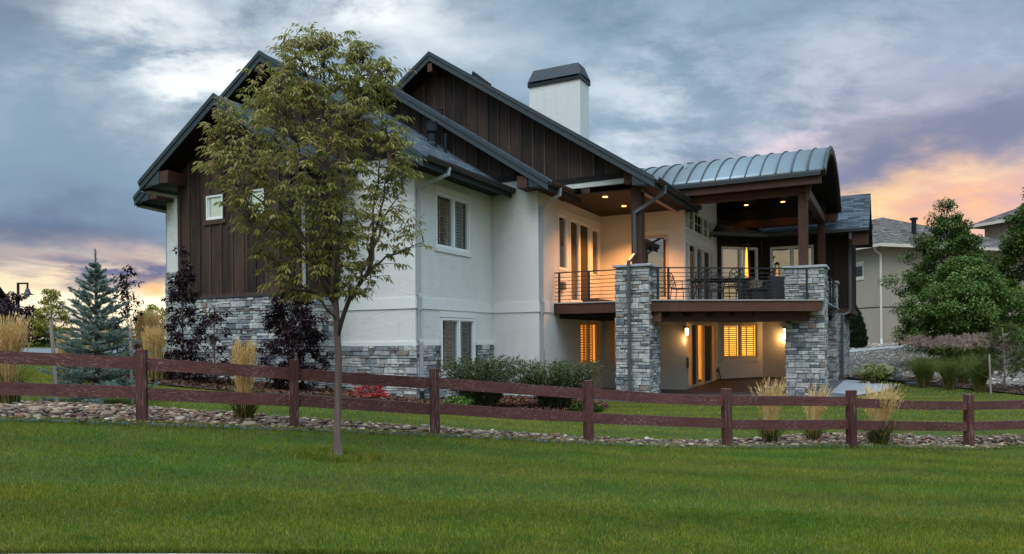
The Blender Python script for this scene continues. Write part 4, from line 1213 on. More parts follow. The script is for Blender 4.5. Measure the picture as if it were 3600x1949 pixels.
# ------------------------------------------------------------------ grass
def blades(name, x, y, h, w, mat, lean=0.45, segs=2):
    n = len(x)
    z = ground(x, y)
    a = NR.uniform(0, 2 * np.pi, n); ln = np.abs(NR.normal(0, lean, n)) * h
    d = np.stack([np.cos(a), np.sin(a), np.zeros(n)], 1)
    b = a + np.pi / 2 + NR.normal(0, 0.6, n)
    s = np.stack([np.cos(b), np.sin(b), np.zeros(n)], 1) * (w / 2)[:, None]
    base = np.stack([x, y, z - 0.004], 1)
    mid = base + d * (ln * 0.35)[:, None]; mid[:, 2] += h * 0.6
    tip = base + d * ln[:, None]; tip[:, 2] += h
    if segs == 2:
        V = np.stack([base - s, base + s, mid + s * 0.8, mid - s * 0.8, tip], 1).reshape(-1, 3)
        o = (np.arange(n) * 5)[:, None]
        F = np.concatenate([o + [0, 1, 2], o + [0, 2, 3], o + [3, 2, 4]], 0)
    else:
        V = np.stack([base - s, base + s, tip], 1).reshape(-1, 3)
        F = (np.arange(n) * 3)[:, None] + [0, 1, 2]
    return tag(np_mesh(name, V, F, mat), kind='stuff')
def lawn_mat(name, cols, pcol, scale):
    mt, N = new_mat(name)
    g = N.add('ShaderNodeNewGeometry')
    c = N.ramp(g.outputs['Random Per Island'], cols)
    n = N.noise(N.scale(g.outputs['Position'], (0.55, 1, 1)), scale, 4, 0.6)
    n2 = N.noise(g.outputs['Position'], scale * 5, 4, 0.6)
    sx = N.add('ShaderNodeSeparateXYZ', ins={0: g.outputs['Position']})
    sw = N.m('SINE', N.m('MULTIPLY', N.m('SUBTRACT', sx.outputs[1], N.m('MULTIPLY', sx.outputs[0], 0.06)), 5.4))
    c = N.mix(N.m('ADD', 0.5, N.m('MULTIPLY', sw, 0.5)), N.mix(1.0, c, (0.86, 0.88, 0.9, 1), 'MULTIPLY'), N.mix(1.0, c, (1.12, 1.10, 1.05, 1), 'MULTIPLY'))
    f = N.m('ADD', N.m('MULTIPLY', n, 0.7), N.m('MULTIPLY', n2, 0.3))
    c = N.mix(N.ramp(f, [(0.40, (0, 0, 0, 1)), (0.64, (1, 1, 1, 1))]), c, N.mix(1.0, c, pcol, 'MULTIPLY'))
    n3 = N.noise(N.scale(g.outputs['Position'], (0.8, 1, 1), (3, 8, 0)), scale * 2.3, 5, 0.65)
    c = N.mix(N.ramp(n3, [(0.50, (0, 0, 0, 1)), (0.66, (1, 1, 1, 1))]), c, N.mix(1.0, c, (0.62, 0.78, 0.8, 1), 'MULTIPLY'))
    n4 = N.noise(N.scale(g.outputs['Position'], (0.6, 1, 1), (11, 2, 0)), scale * 1.5, 5, 0.7)
    c = N.mix(N.ramp(n4, [(0.56, (0, 0, 0, 1)), (0.70, (0.75, 0.75, 0.75, 1))]), c, N.mix(0.55, c, (0.20, 0.155, 0.065, 1)))
    p = N.add('ShaderNodeBsdfPrincipled', ins={'Base Color': c}); p.inputs['Roughness'].default_value = 0.7; p.inputs['Specular IOR Level'].default_value = 0.08
    t = N.add('ShaderNodeBsdfTranslucent', ins={0: c})
    N.put(N.out.inputs[0], N.add('ShaderNodeMixShader', ins={0: 0.3, 1: p.outputs[0], 2: t.outputs[0]}).outputs[0])
    return mt
M['grass_near'] = lawn_mat('grass_near', [(0.0, (0.066, 0.112, 0.010)), (0.5, (0.122, 0.190, 0.017)), (0.93, (0.180, 0.250, 0.030)), (0.965, (0.18, 0.20, 0.05)), (1.0, (0.32, 0.28, 0.12))], (1.75, 1.02, 1.3, 1), 0.55)
M['grass_back'] = lawn_mat('grass_back', [(0.0, (0.092, 0.122, 0.010)), (0.5, (0.170, 0.205, 0.018)), (0.9, (0.240, 0.260, 0.036)), (1.0, (0.30, 0.26, 0.10))], (1.55, 1.05, 1.1, 1), 0.35)
HOUSE_FP = [hw(u, v) for u, v in [(-9.5, 0), (-7.2, -1.4), (-2.6, -1.4), (-2.6, 0), (0, 0), (0, 4.1), (1.6, 4.1), (1.6, 9.4), (4.6, 9.4), (4.6, 16), (9.4, 16), (9.4, 20), (-9.5, 20)]]
def lawn_pts(x0, x1, y0, y1, dens):
    n = int((x1 - x0) * (y1 - y0) * dens)
    x = NR.uniform(x0, x1, n); y = NR.uniform(y0, y1, n)
    k = np.abs(x) < 0.72 * y + 2.6
    x, y = x[k], y[k]
    bad = np.zeros(len(x), bool)
    for P_ in (MULCH, PATIO, STRIP, GRAVEL, ROAD, HOUSE_FP): bad |= inpoly(x, y, P_)
    fy = fence_y(x)
    inner = inpoly(x, y, COBBLE)
    edge = np.minimum(np.abs(y - (fy - 0.2)), np.abs(y - (fy + np.interp(x, [c[0] for c in cobble_back], [c[1] for c in cobble_back]))))
    bad |= inner & (edge > NR.uniform(0.0, 0.09, len(x)))
    bad |= (y < 5.46)
    bad |= np.hypot((x + 2.13) / 1.35, y - 8.98) < NR.uniform(0.08, 0.27, len(x))
    return x[~bad], y[~bad]
x, y = lawn_pts(-7.4, 7.6, 5.46, 7.2, 9500)
clump = 0.75 + 0.5 * np.sin(x * 7.1 + np.cos(y * 5.3) * 2) * np.sin(y * 8.7 + x)
blades('lawn_grass', x, y, NR.uniform(0.022, 0.046, len(x)) * (0.85 + 0.3 * clump), NR.uniform(0.003, 0.005, len(x)), M['grass_near'])
x, y = lawn_pts(-9.6, 9.6, 7.2, 9.6, 5200)
blades('lawn_grass', x, y, NR.uniform(0.022, 0.046, len(x)), NR.uniform(0.004, 0.007, len(x)), M['grass_near'], segs=1)
x, y = lawn_pts(-12, 14, 9.6, 15.4, 3000)
k = y < fence_y(x) + 0.1; 
blades('lawn_grass', x[k], y[k], NR.uniform(0.024, 0.05, k.sum()), NR.uniform(0.005, 0.009, k.sum()), M['grass_near'], segs=1)
k = ~k
k &= NR.uniform(0, 1, len(x)) < 0.5
blades('lawn_grass', x[k], y[k], NR.uniform(0.022, 0.042, k.sum()), NR.uniform(0.007, 0.012, k.sum()), M['grass_back'], segs=1)
x, y = lawn_pts(-18, 18, 15.4, 22, 900)
blades('lawn_grass', x, y, NR.uniform(0.025, 0.045, len(x)), NR.uniform(0.010, 0.018, len(x)), M['grass_back'], segs=1)
x, y = lawn_pts(-24, 16, 22, 30, 350)
blades('lawn_grass', x, y, NR.uniform(0.03, 0.05, len(x)), NR.uniform(0.016, 0.028, len(x)), M['grass_back'], segs=1)
x, y = lawn_pts(-44, -9, 30, 62, 60)
blades('lawn_grass', x, y, NR.uniform(0.04, 0.08, len(x)), NR.uniform(0.03, 0.06, len(x)), M['grass_back'], segs=1)
# taller uncut fringe along the pavement, the cobbles and the foot of the young tree
x = NR.uniform(-7, 7.5, 32000); y = 5.46 + np.abs(NR.normal(0, 0.05, len(x)))
blades('lawn_grass', x, y, NR.uniform(0.03, 0.07, len(x)), NR.uniform(0.004, 0.007, len(x)), M['grass_near'], 0.6)
x = NR.uniform(-11, 14, 26000); y = fence_y(x) - 0.20 + NR.normal(0, 0.035, len(x))
blades('lawn_grass', x, y, NR.uniform(0.04, 0.10, len(x)), NR.uniform(0.004, 0.008, len(x)), M['grass_near'], 0.5)
sheet('bare_soil', [(-2.13 + (0.33 + 0.05 * math.sin(3 * t + 1)) * math.cos(t), 8.98 + (0.22 + 0.04 * math.sin(2 * t)) * math.sin(t)) for t in np.linspace(0, 2 * math.pi, 24, endpoint=False)], 0.006, M['soil'], 0.2, kind='structure')
a = NR.uniform(0, 2 * np.pi, 2600); r_ = NR.normal(0.25, 0.07, 2600)
blades('lawn_grass', -2.13 + np.cos(a) * r_ * 1.6, 9.0 + np.sin(a) * r_, NR.uniform(0.05, 0.11, 2600), NR.uniform(0.004, 0.007, 2600), M['grass_near'], 0.5)
# thin metal edging between lawn and cobbles
eb = MB(); px_ = list(np.arange(-12, 14, 0.4))
for a_, b_ in zip(px_[:-1], px_[1:]):
    ya, yb = fence_y(a_) - 0.215, fence_y(b_) - 0.215
    eb.beam((a_, ya, gz(a_, ya) + 0.008), (b_, yb, gz(b_, yb) + 0.008), 0.006, 0.075, 0)
tag(eb.build('edging', [mat_plain('edging_metal', (0.16, 0.21, 0.25), 0.5, 0.1, 3)]), kind='structure')

# ------------------------------------------------------------------ rail fence
fence = empty('rail_fence', (1.0, fence_y(1.0), gz(1.0, fence_y(1.0))), 0, 'two-rail fence of weathered dark red boards between square posts, across the lawn', 'fence')
def local(o, b):                                   # shift a builder's vertices into an empty's frame
    l = o.location
    b.v = [(p[0] - l.x, p[1] - l.y, p[2] - l.z) for p in b.v]
    return b
posts = [(-11.6, 8.2), (-9.3, 8.87), (-7.1, 9.5), (-5.05, 10.09), (-3.13, 10.53), (-1.16, 10.89), (1.21, 11.77), (3.61, 12.33), (5.96, 12.75), (8.62, 13.99), (11.3, 14.75), (13.8, 15.45), (16.3, 16.15)]
fr_ = random.Random(3)
ang = math.atan(0.285)
fc, fs_ = math.cos(ang), math.sin(ang)
tops = []
for i, (px, py) in enumerate(posts):
    py = fence_y(px) * 0.6 + py * 0.4
    z = gz(px, py); b = MB()
    lx, ly = fr_.uniform(-0.012, 0.012), fr_.uniform(-0.015, 0.015)
    h = 1.0 + fr_.uniform(-0.01, 0.012); w = 0.066
    c = [(px + fc * a * w - fs_ * d * w, py + fs_ * a * w + fc * d * w) for a, d in ((-1, -1), (1, -1), (1, 1), (-1, 1))]
    b.hexa([(q[0], q[1], z - 0.2) for q in c] + [(q[0] + lx, q[1] + ly, z + h + (0.006 if k in (1, 2) else 0)) for k, q in enumerate(c)], 0)
    local(fence, b).build('post', [M['fence_post']], fence, bevel=0.005)
    tops.append((px, py, z))
for (a, b_) in zip(tops[:-1], tops[1:]):
    for zt in (0.80, 0.41):
        b = MB()
        sg = fr_.uniform(-0.016, 0.004)
        A_, B_ = Vector((a[0], a[1], a[2] + zt + fr_.uniform(-0.012, 0.012))), Vector((b_[0], b_[1], b_[2] + zt + fr_.uniform(-0.012, 0.012)))
        Mid = (A_ + B_) / 2 + Vector((0, 0, sg))
        d = (B_ - A_).normalized() * 0.03
        A_, B_ = A_ + d, B_ - d
        for p, q in ((A_, Mid), (Mid, B_)):
            b.beam(p, q, 0.042, 0.165, 0)
        local(fence, b).build('rail', [M['fence']], fence)
# ------------------------------------------------------------------ plants
def unit(v): return v / np.maximum(np.linalg.norm(v, axis=-1, keepdims=True), 1e-9)
def leaf_mesh(name, pos, d, L, w, mat, parent, fold=0.35, droop=0.25, up=None):
    """pointed leaves, two folded halves each; pos / d are (N,3), L / w are (N,)"""
    n = len(pos); d = unit(d)
    ref = NR.normal(0, 0.35, (n, 3)) + np.array([0, 0, 1.0]) if up is None else up
    s = unit(np.cross(d, ref)); nrm = unit(np.cross(s, d))
    L = L[:, None]; w = w[:, None] / 2
    dn = np.array([0, 0, -1.0]) * L * droop
    b = pos; t = pos + d * L + dn
    l1, r1 = (pos + d * L * 0.30 + dn * 0.15 + k * s * w + nrm * w * fold for k in (-1, 1))
    l2, r2 = (pos + d * L * 0.65 + dn * 0.5 + k * s * w * 0.8 + nrm * w * fold for k in (-1, 1))
    V = np.stack([b, l1, l2, t, r2, r1], 1).reshape(-1, 3)
    o = (np.arange(n) * 6)[:, None]
    F = np.concatenate([o + [0, 3, 2, 1], o + [0, 5, 4, 3]], 0)
    return np_mesh(name, V, F, mat, parent)
def ribbons(name, base, d, h, reach, width, mat, parent, S=5, curve=2.0, profile=None, sag=0.0):
    """arching blades or stems: base (N,3), horizontal direction d (N,2), height, reach"""
    n = len(base); t = np.linspace(0, 1, S)
    P = np.empty((n, S, 3))
    P[..., :2] = base[:, None, :2] + d[:, None] * (reach[:, None] * t ** curve)[..., None]
    P[..., 2] = base[:, None, 2] + h[:, None] * (t - sag * t ** 3)
    a = NR.uniform(0, np.pi, n)
    s = np.stack([np.cos(a), np.sin(a), np.zeros(n)], 1)
    prof = (1 - 0.85 * t) if profile is None else profile
    W_ = width[:, None] * prof[None] / 2
    V = np.stack([P - s[:, None] * W_[..., None], P + s[:, None] * W_[..., None]], 2).reshape(-1, 3)
    o = (np.arange(n) * S * 2)[:, None, None] + (np.arange(S - 1) * 2)[None, :, None] + np.array([0, 1, 3, 2])
    np_mesh(name, V, o.reshape(-1, 4), mat, parent)
    return P
def rnd_dir(n):
    a = NR.uniform(0, 2 * np.pi, n)
    return np.stack([np.cos(a), np.sin(a)], 1)

LEAF = {}
LEAF['ash'] = mat_leaf('ash_leaf', [(0.0, (0.118, 0.132, 0.018)), (0.4, (0.210, 0.214, 0.038)), (0.8, (0.300, 0.272, 0.072)), (0.92, (0.29, 0.210, 0.085)), (1.0, (0.250, 0.145, 0.070))], 0.4, 0.42, patch=(0.9, (1.06, 0.93, 1.0, 1)))
LEAF['plum'] = mat_leaf('plum_leaf', [(0.0, (0.007, 0.004, 0.006)), (0.5, (0.018, 0.007, 0.010)), (0.9, (0.038, 0.012, 0.016)), (1.0, (0.060, 0.016, 0.018))], 0.15, 0.45)
LEAF['shrub'] = mat_leaf('shrub_leaf', [(0.0, (0.026, 0.042, 0.014)), (0.5, (0.070, 0.098, 0.036)), (0.8, (0.115, 0.140, 0.060)), (0.92, (0.14, 0.065, 0.042)), (1.0, (0.18, 0.19, 0.11))], 0.25, 0.5)
LEAF['red'] = mat_leaf('red_leaf', [(0.0, (0.16, 0.010, 0.016)), (0.5, (0.38, 0.026, 0.030)), (0.85, (0.50, 0.06, 0.05)), (1.0, (0.10, 0.10, 0.03))], 0.3, 0.5)
LEAF['pear'] = mat_leaf('pear_leaf', [(0.0, (0.016, 0.036, 0.005)), (0.5, (0.050, 0.092, 0.012)), (0.9, (0.098, 0.155, 0.022)), (1.0, (0.15, 0.12, 0.03))], 0.3, 0.4)
LEAF['maple'] = mat_leaf('maple_leaf', [(0.0, (0.036, 0.068, 0.012)), (0.5, (0.090, 0.150, 0.026)), (1.0, (0.165, 0.225, 0.048))], 0.3, 0.5)
LEAF['lime'] = mat_leaf('lime_leaf', [(0.0, (0.10, 0.13, 0.014)), (0.5, (0.22, 0.22, 0.026)), (1.0, (0.36, 0.29, 0.045))], 0.4, 0.5)
LEAF['hydr'] = mat_leaf('hydrangea_leaf', [(0.0, (0.10, 0.14, 0.02)), (0.6, (0.24, 0.27, 0.05)), (1.0, (0.22, 0.14, 0.04))], 0.3, 0.5)
LEAF['bloom'] = mat_leaf('hydrangea_bloom', [(0.0, (0.36, 0.39, 0.18)), (1.0, (0.58, 0.58, 0.34))], 0.3, 0.6)
LEAF['spruce'] = mat_leaf('spruce_needle', [(0.0, (0.075, 0.105, 0.080)), (0.5, (0.19, 0.25, 0.21)), (0.85, (0.31, 0.38, 0.33)), (1.0, (0.28, 0.36, 0.36))], 0.15, 0.5)
LEAF['pine'] = mat_leaf('pine_needle', [(0.0, (0.024, 0.036, 0.010)), (0.6, (0.070, 0.092, 0.024)), (1.0, (0.14, 0.14, 0.04))], 0.15, 0.5)
LEAF['arb'] = mat_leaf('arborvitae_leaf', [(0.0, (0.008, 0.020, 0.010)), (0.6, (0.022, 0.046, 0.022)), (1.0, (0.045, 0.075, 0.034))], 0.15, 0.5)
LEAF['reed'] = mat_leaf('reed_blade', [(0.0, (0.020, 0.036, 0.008)), (0.6, (0.055, 0.080, 0.018)), (0.9, (0.13, 0.12, 0.035)), (1.0, (0.26, 0.19, 0.075))], 0.3, 0.5)
LEAF['plume'] = mat_leaf('reed_plume', [(0.0, (0.46, 0.26, 0.075)), (0.5, (0.70, 0.46, 0.18)), (1.0, (0.82, 0.64, 0.35))], 0.35, 0.7)
LEAF['maiden'] = mat_leaf('maiden_blade', [(0.0, (0.042, 0.072, 0.010)), (0.6, (0.115, 0.160, 0.028)), (1.0, (0.25, 0.22, 0.065))], 0.3, 0.5)
LEAF['dead'] = mat_leaf('dead_blade', [(0.0, (0.07, 0.035, 0.018)), (0.6, (0.16, 0.085, 0.04)), (1.0, (0.26, 0.16, 0.08))], 0.2, 0.7)
LEAF['maiden_plume'] = mat_leaf('maiden_plume', [(0.0, (0.20, 0.13, 0.11)), (0.6, (0.36, 0.25, 0.21)), (1.0, (0.55, 0.39, 0.24))], 0.3, 0.7)

def reed_clump(x, y, h, r, nb, npl, label, lean=(0.12, 0.0), group='feather reed grass clumps', green=0.55, fan=0.13):
    z = gz(x, y); npl = int(npl * 2.2)
    o = empty('reed_grass', (x, y, z), 0, label, 'ornamental grass', group)
    q = NR.normal(0, r * 0.36, (nb, 2)); d = unit(q + NR.normal(0, r * 0.25, (nb, 2)))
    base = np.concatenate([q * 0.55, np.full((nb, 1), -0.02)], 1)
    ribbons('foliage', base, d, h * NR.uniform(green * 0.55, green * 1.15, nb), h * NR.uniform(0.08, 0.42, nb), NR.uniform(0.007, 0.014, nb), LEAF['reed'], o, 6, 2.0, sag=0.22)
    q = NR.normal(0, r * 0.34, (npl, 2)); d = unit(q * 2.2 + NR.normal(0, r * 0.3, (npl, 2)))
    base = np.concatenate([q * 0.5, np.full((npl, 1), -0.02)], 1)
    hh = h * NR.uniform(0.70, 1.0, npl); rc = h * NR.uniform(0.01, fan, npl) * NR.uniform(0.3, 1, npl)
    P = ribbons('stem', base, unit(d + np.array(lean) * 4.0), hh, rc + math.hypot(*lean) * h * 0.6, NR.uniform(0.004, 0.007, npl), LEAF['plume'], o, 12, 2.2, np.linspace(1, 0.5, 12))
    k = 17
    t = NR.uniform(0.60, 1.0, (npl, k)) * 10.999; i0 = t.astype(int); f = (t - i0)[..., None]
    A_, B_ = P[np.arange(npl)[:, None], i0], P[np.arange(npl)[:, None], i0 + 1]
    ax = unit((B_ - A_).reshape(-1, 3)); n = len(ax)
    fat = np.sin(np.clip((t.ravel() / 11 - 0.58) / 0.42, 0, 1) * np.pi * 0.9 + 0.25)
    leaf_mesh('plume', (A_ * (1 - f) + B_ * f).reshape(-1, 3), ax * 1.0 + NR.normal(0, 0.16, (n, 3)) * (0.4 + fat[:, None]), h * NR.uniform(0.035, 0.065, n), NR.uniform(0.006, 0.011, n), LEAF['plume'], o, 0.1, 0.05)
    return o
reed_clump(-7.67, 11.2, 1.40, 0.34, 420, 150, 'large tan feather grass clump cut by the left edge behind the fence', (0.15, 0))
reed_clump(-3.97, 10.95, 1.22, 0.26, 330, 105, 'tan feather grass clump in the cobbles before the purple shrubs', (0.03, 0))
reed_clump(4.58, 13.2, 1.20, 0.25, 300, 62, 'left of three tan feather grass clumps behind the right fence', (0.16, 0), green=0.5, fan=0.20)
reed_clump(5.53, 13.6, 1.10, 0.22, 240, 50, 'smallest, middle one of three tan feather grass clumps behind the right fence', (0.22, 0), green=0.45, fan=0.20)
reed_clump(6.63, 13.4, 1.18, 0.34, 480, 85, 'right and widest of three tan feather grass clumps behind the right fence', (0.20, 0), green=0.55, fan=0.22)
reed_clump(-9.35, 19.0, 1.75, 0.62, 300, 330, 'biggest tan grass clump, at the left corner of the stone wall', (0.03, 0))
reed_clump(-8.48, 17.5, 1.35, 0.40, 260, 190, 'upright tan grass clump in front of the biggest one by the house corner', (0.02, 0))
reed_clump(-9.99, 16.5, 1.1, 0.30, 160, 80, 'tan grass clump half hidden left of the blue spruce', (0.02, 0))
reed_clump(-8.75, 15.6, 1.3, 0.30, 160, 90, 'tan grass clump half hidden right of the blue spruce', (0.05, 0))

def maiden(x, y, h, r, label):
    z = gz(x, y)
    o = empty('maiden_grass', (x, y, z), 0, label, 'ornamental grass', 'maiden grass clumps on the gravel edge')
    n = 900
    q = NR.normal(0, r * 0.42, (n, 2)); d = unit(q + NR.normal(0, r * 0.2, (n, 2)))
    base = np.concatenate([q * 0.24, np.zeros((n, 1))], 1)
    ribbons('foliage', base, d, h * NR.uniform(0.6, 1.0, n), h * NR.uniform(0.05, 0.50, n), NR.uniform(0.010, 0.018, n), LEAF['maiden'], o, 7, 1.7, sag=0.30)
    nb = 260
    q = NR.normal(0, r * 0.14, (nb, 2))
    ribbons('dead_base', np.concatenate([q, np.zeros((nb, 1))], 1), unit(q), h * NR.uniform(0.15, 0.42, nb), h * NR.uniform(0.0, 0.10, nb), NR.uniform(0.012, 0.02, nb), LEAF['dead'], o, 4, 1.5)
    m_ = 46
    q = NR.normal(0, r * 0.4, (m_, 2)); d = unit(q + NR.normal(0, r * 0.3, (m_, 2)))
    P = ribbons('stem', np.concatenate([q * 0.5, np.zeros((m_, 1))], 1), d, h * NR.uniform(1.0, 1.2, m_), h * NR.uniform(0.1, 0.5, m_), np.full(m_, 0.006), LEAF['maiden'], o, 5, 2.0)
    k = 9
    tip = np.repeat(P[:, -1], k, 0) - np.array([0, 0, 0.05])
    dd = NR.normal(0, 0.55, (m_ * k, 3)) + np.array([0.3, 0, 0.75])
    leaf_mesh('plume', tip, dd, NR.uniform(0.14, 0.26, m_ * k), NR.uniform(0.008, 0.014, m_ * k), LEAF['maiden_plume'], o, 0.1, 0.35)
maiden(13.87, 25.0, 1.5, 0.50, 'leftmost maiden grass clump with pinkish plumes by the gravel')
maiden(14.10, 23.9, 1.42, 0.42, 'narrow maiden grass clump just right of the leftmost one')
maiden(15.25, 25.0, 1.45, 0.46, 'tan topped maiden grass clump behind the others')
maiden(14.45, 22.9, 1.38, 0.44, 'rightmost maiden grass clump with a brown base, beside the pine')
maiden(16.6, 26.2, 1.30, 0.60, 'pinkish plumed maiden grass clump at the back under the maple')
maiden(15.0, 26.8, 1.30, 0.60, 'pinkish plumed maiden grass clump at the back left of the maple')

# --- trees built from a limb skeleton -------------------------------------------
def curve_pts(a, b, n=6, lift=0.25, rg=None, jit=0.03):
    a, b = Vector(a), Vector(b); rg = rg or rng
    m_ = a.lerp(b, 0.5); m_ = Vector((m_.x * 0.6 + a.x * 0.4, m_.y * 0.6 + a.y * 0.4, m_.z + lift * 0.0 + (b - a).length * 0.10))
    out = []
    for i in range(n + 1):
        t = i / n
        p = a * (1 - t) ** 2 + m_ * (2 * t * (1 - t)) + b * t * t
        if 0 < i < n: p += Vector((rg.uniform(-jit, jit), rg.uniform(-jit, jit), rg.uniform(-jit, jit) * 0.5))
        out.append(p)
    return out
def taper(r0, r1, n): return [r0 + (r1 - r0) * i / n for i in range(n + 1)]

def young_ash():
    bx, by = -2.13, 9.0
    bz = gz(bx, by)
    o = empty('ash_tree', (bx, by, bz), 0, 'young ash tree with olive and bronze leaves on the lawn before the fence', 'tree')
    r = random.Random(21)
    tb = MB()
    trunk = [(0.02, 0, -0.05), (0.0, 0, 0.04), (-0.005, 0, 0.25), (0.01, 0, 0.7), (0.02, 0.0, 1.2), (0.0, 0.01, 1.55), (-0.02, 0.02, 1.95)]
    tb.tube(trunk, [0.095, 0.060, 0.047, 0.042, 0.041, 0.040, 0.038], 14)
    limbs = []
    def limb(a, b, r0, r1, n=8, jit=0.03):
        p = curve_pts(a, b, n, rg=r, jit=jit); tb.tube(p, taper(r0, r1, n), 8); limbs.extend([(q, r0 + (r1 - r0) * i / n) for i, q in enumerate(p)]); return p
    fork = (-0.02, 0.02, 1.92)
    lead = limb(fork, (-0.20, 0.05, 3.6), 0.042, 0.022)
    limb(lead[-1], (-0.48, 0.1, 5.15), 0.020, 0.005)
    limb(lead[-2], (-0.10, -0.1, 5.05), 0.018, 0.005)
    l2 = limb(fork, (0.15, -0.1, 3.7), 0.036, 0.018); limb(l2[-2], (0.35, 0.1, 4.95), 0.015, 0.005); limb(l2[-1], (0.60, -0.2, 4.6), 0.014, 0.004)
    for b in ((-0.75, 0.2, 3.9), (-1.25, -0.2, 3.7), (-0.95, 0.35, 4.35), (-0.5, -0.6, 4.2), (0.1, 0.7, 4.3), (-1.1, 0.3, 3.0), (-0.85, -0.5, 2.75), (-0.35, 0.8, 3.3), (0.1, -0.8, 3.3), (-1.35, 0.1, 3.45)):
        limb(fork if r.random() < 0.5 else (-0.03, 0.02, 1.86), b, 0.028, 0.006)
    side = limb((0.01, 0.0, 1.47), (0.40, -0.05, 2.25), 0.032, 0.022, 6, 0.012)
    for b in ((0.70, 0.05, 3.6), (0.85, -0.25, 3.2), (0.55, 0.3, 3.9), (0.62, -0.3, 2.85), (1.05, 0.1, 2.62)):
        limb(side[-1] if b[2] > 3 else side[-2], b, 0.020, 0.005)
    limb((0.015, 0, 1.60), (-0.62, -0.1, 2.25), 0.016, 0.004)
    hz = [1.90, 2.08, 2.51, 2.95, 3.48, 3.77, 4.1, 4.4, 4.73, 5.02, 5.28]
    hl = [-.55, -.90, -1.0, -1.26, -1.58, -1.62, -1.30, -1.22, -.80, -.64, -.52]
    hr = [.35, .55, .95, .92, .97, .95, .88, .74, .72, .40, .0]
    LP = np.array([p[0][:] for p in limbs])
    tips = []
    tries = 0
    while len(tips) < 860 and tries < 40000:
        tries += 1
        z = r.uniform(1.95, 5.10)
        lo, hi = np.interp(z, hz, hl), np.interp(z, hz, hr)
        x = r.uniform(lo, hi); c = (lo + hi) / 2; hw_ = (hi - lo) / 2
        dm = 0.95 * hw_ * math.sqrt(max(0, 1 - ((x - c) / hw_) ** 2))
        y = r.uniform(-dm, dm)
        dens = 0.55 if z < 2.45 else 1.0
        if x > 0.35 and z < 3.3: dens *= 0.6
        if r.random() > dens: continue
        if any((x - t[0]) ** 2 + (y - t[1]) ** 2 + (z - t[2]) ** 2 < 0.009 for t in tips): continue
        tips.append((x, y, z))
    for b in ((1.15, 0.0, 2.55), (1.0, -0.1, 2.72), (-1.6, 0.0, 3.65), (-1.55, 0.2, 3.8), (-0.55, 0.0, 5.15), (-0.12, 0.1, 5.12), (0.62, 0.0, 4.85), (0.72, -0.1, 4.65), (0.35, 0.1, 5.05), (-0.45, 0.0, 5.22), (-0.3, -0.1, 5.18), (-0.08, 0.0, 5.16), (0.15, 0.05, 5.10), (0.45, -0.05, 5.0), (0.8, 0.0, 4.72), (-0.95, 0.0, 4.72), (-1.35, 0.0, 4.25)): tips.append(b)
    pos, dr = [], []
    for t in tips:
        T_ = np.array(t)
        dd = LP - T_; below = dd[:, 2] < -0.02
        dist = np.linalg.norm(dd, axis=1) + np.where(below, 0, 3)
        a = LP[int(np.argmin(dist))]
        p = curve_pts(a, t, 4, rg=r, jit=0.012)
        ln = (Vector(t) - Vector(a)).length
        tb.tube(p, taper(min(0.009, 0.004 + ln * 0.006), 0.0022, 4), 4, cap=False)
        ax = (p[-1] - p[-3]).normalized()
        for k in range(r.choice((3, 3, 4, 4))):
            f = r.uniform(0.45, 1.0)
            q = p[min(3, int(f * 4))].lerp(p[min(4, int(f * 4) + 1)], f * 4 - int(f * 4))
            a_ = r.uniform(0, 6.283)
            out = Vector((math.cos(a_), math.sin(a_), r.uniform(-0.1, 0.7))) + ax * 0.9
            out.normalize()
            rl = r.uniform(0.10, 0.17)
            nl = r.choice((5, 5, 7))
            s = out.cross(Vector((0, 0, 1))).normalized()
            for j in range(nl):
                g = (j // 2 + 1) / (nl // 2 + 1)
                q2 = q + out * rl * g + Vector((0, 0, -0.05 * g * g))
                if j == nl - 1: d = out + Vector((0, 0, -0.8))
                else: d = out * 0.7 + s * (0.9 if j % 2 else -0.9) + Vector((0, 0, r.uniform(-1.5, -0.3)))
                pos.append(q2[:]); dr.append(d[:])
    tb.build('trunk', [M['bark_red']], o, smooth=True)
    n = len(pos)
    leaf_mesh('crown', np.array(pos), np.array(dr), NR.uniform(0.052, 0.082, n), NR.uniform(0.018, 0.027, n), LEAF['ash'], o, 0.35, 0.3)
young_ash()

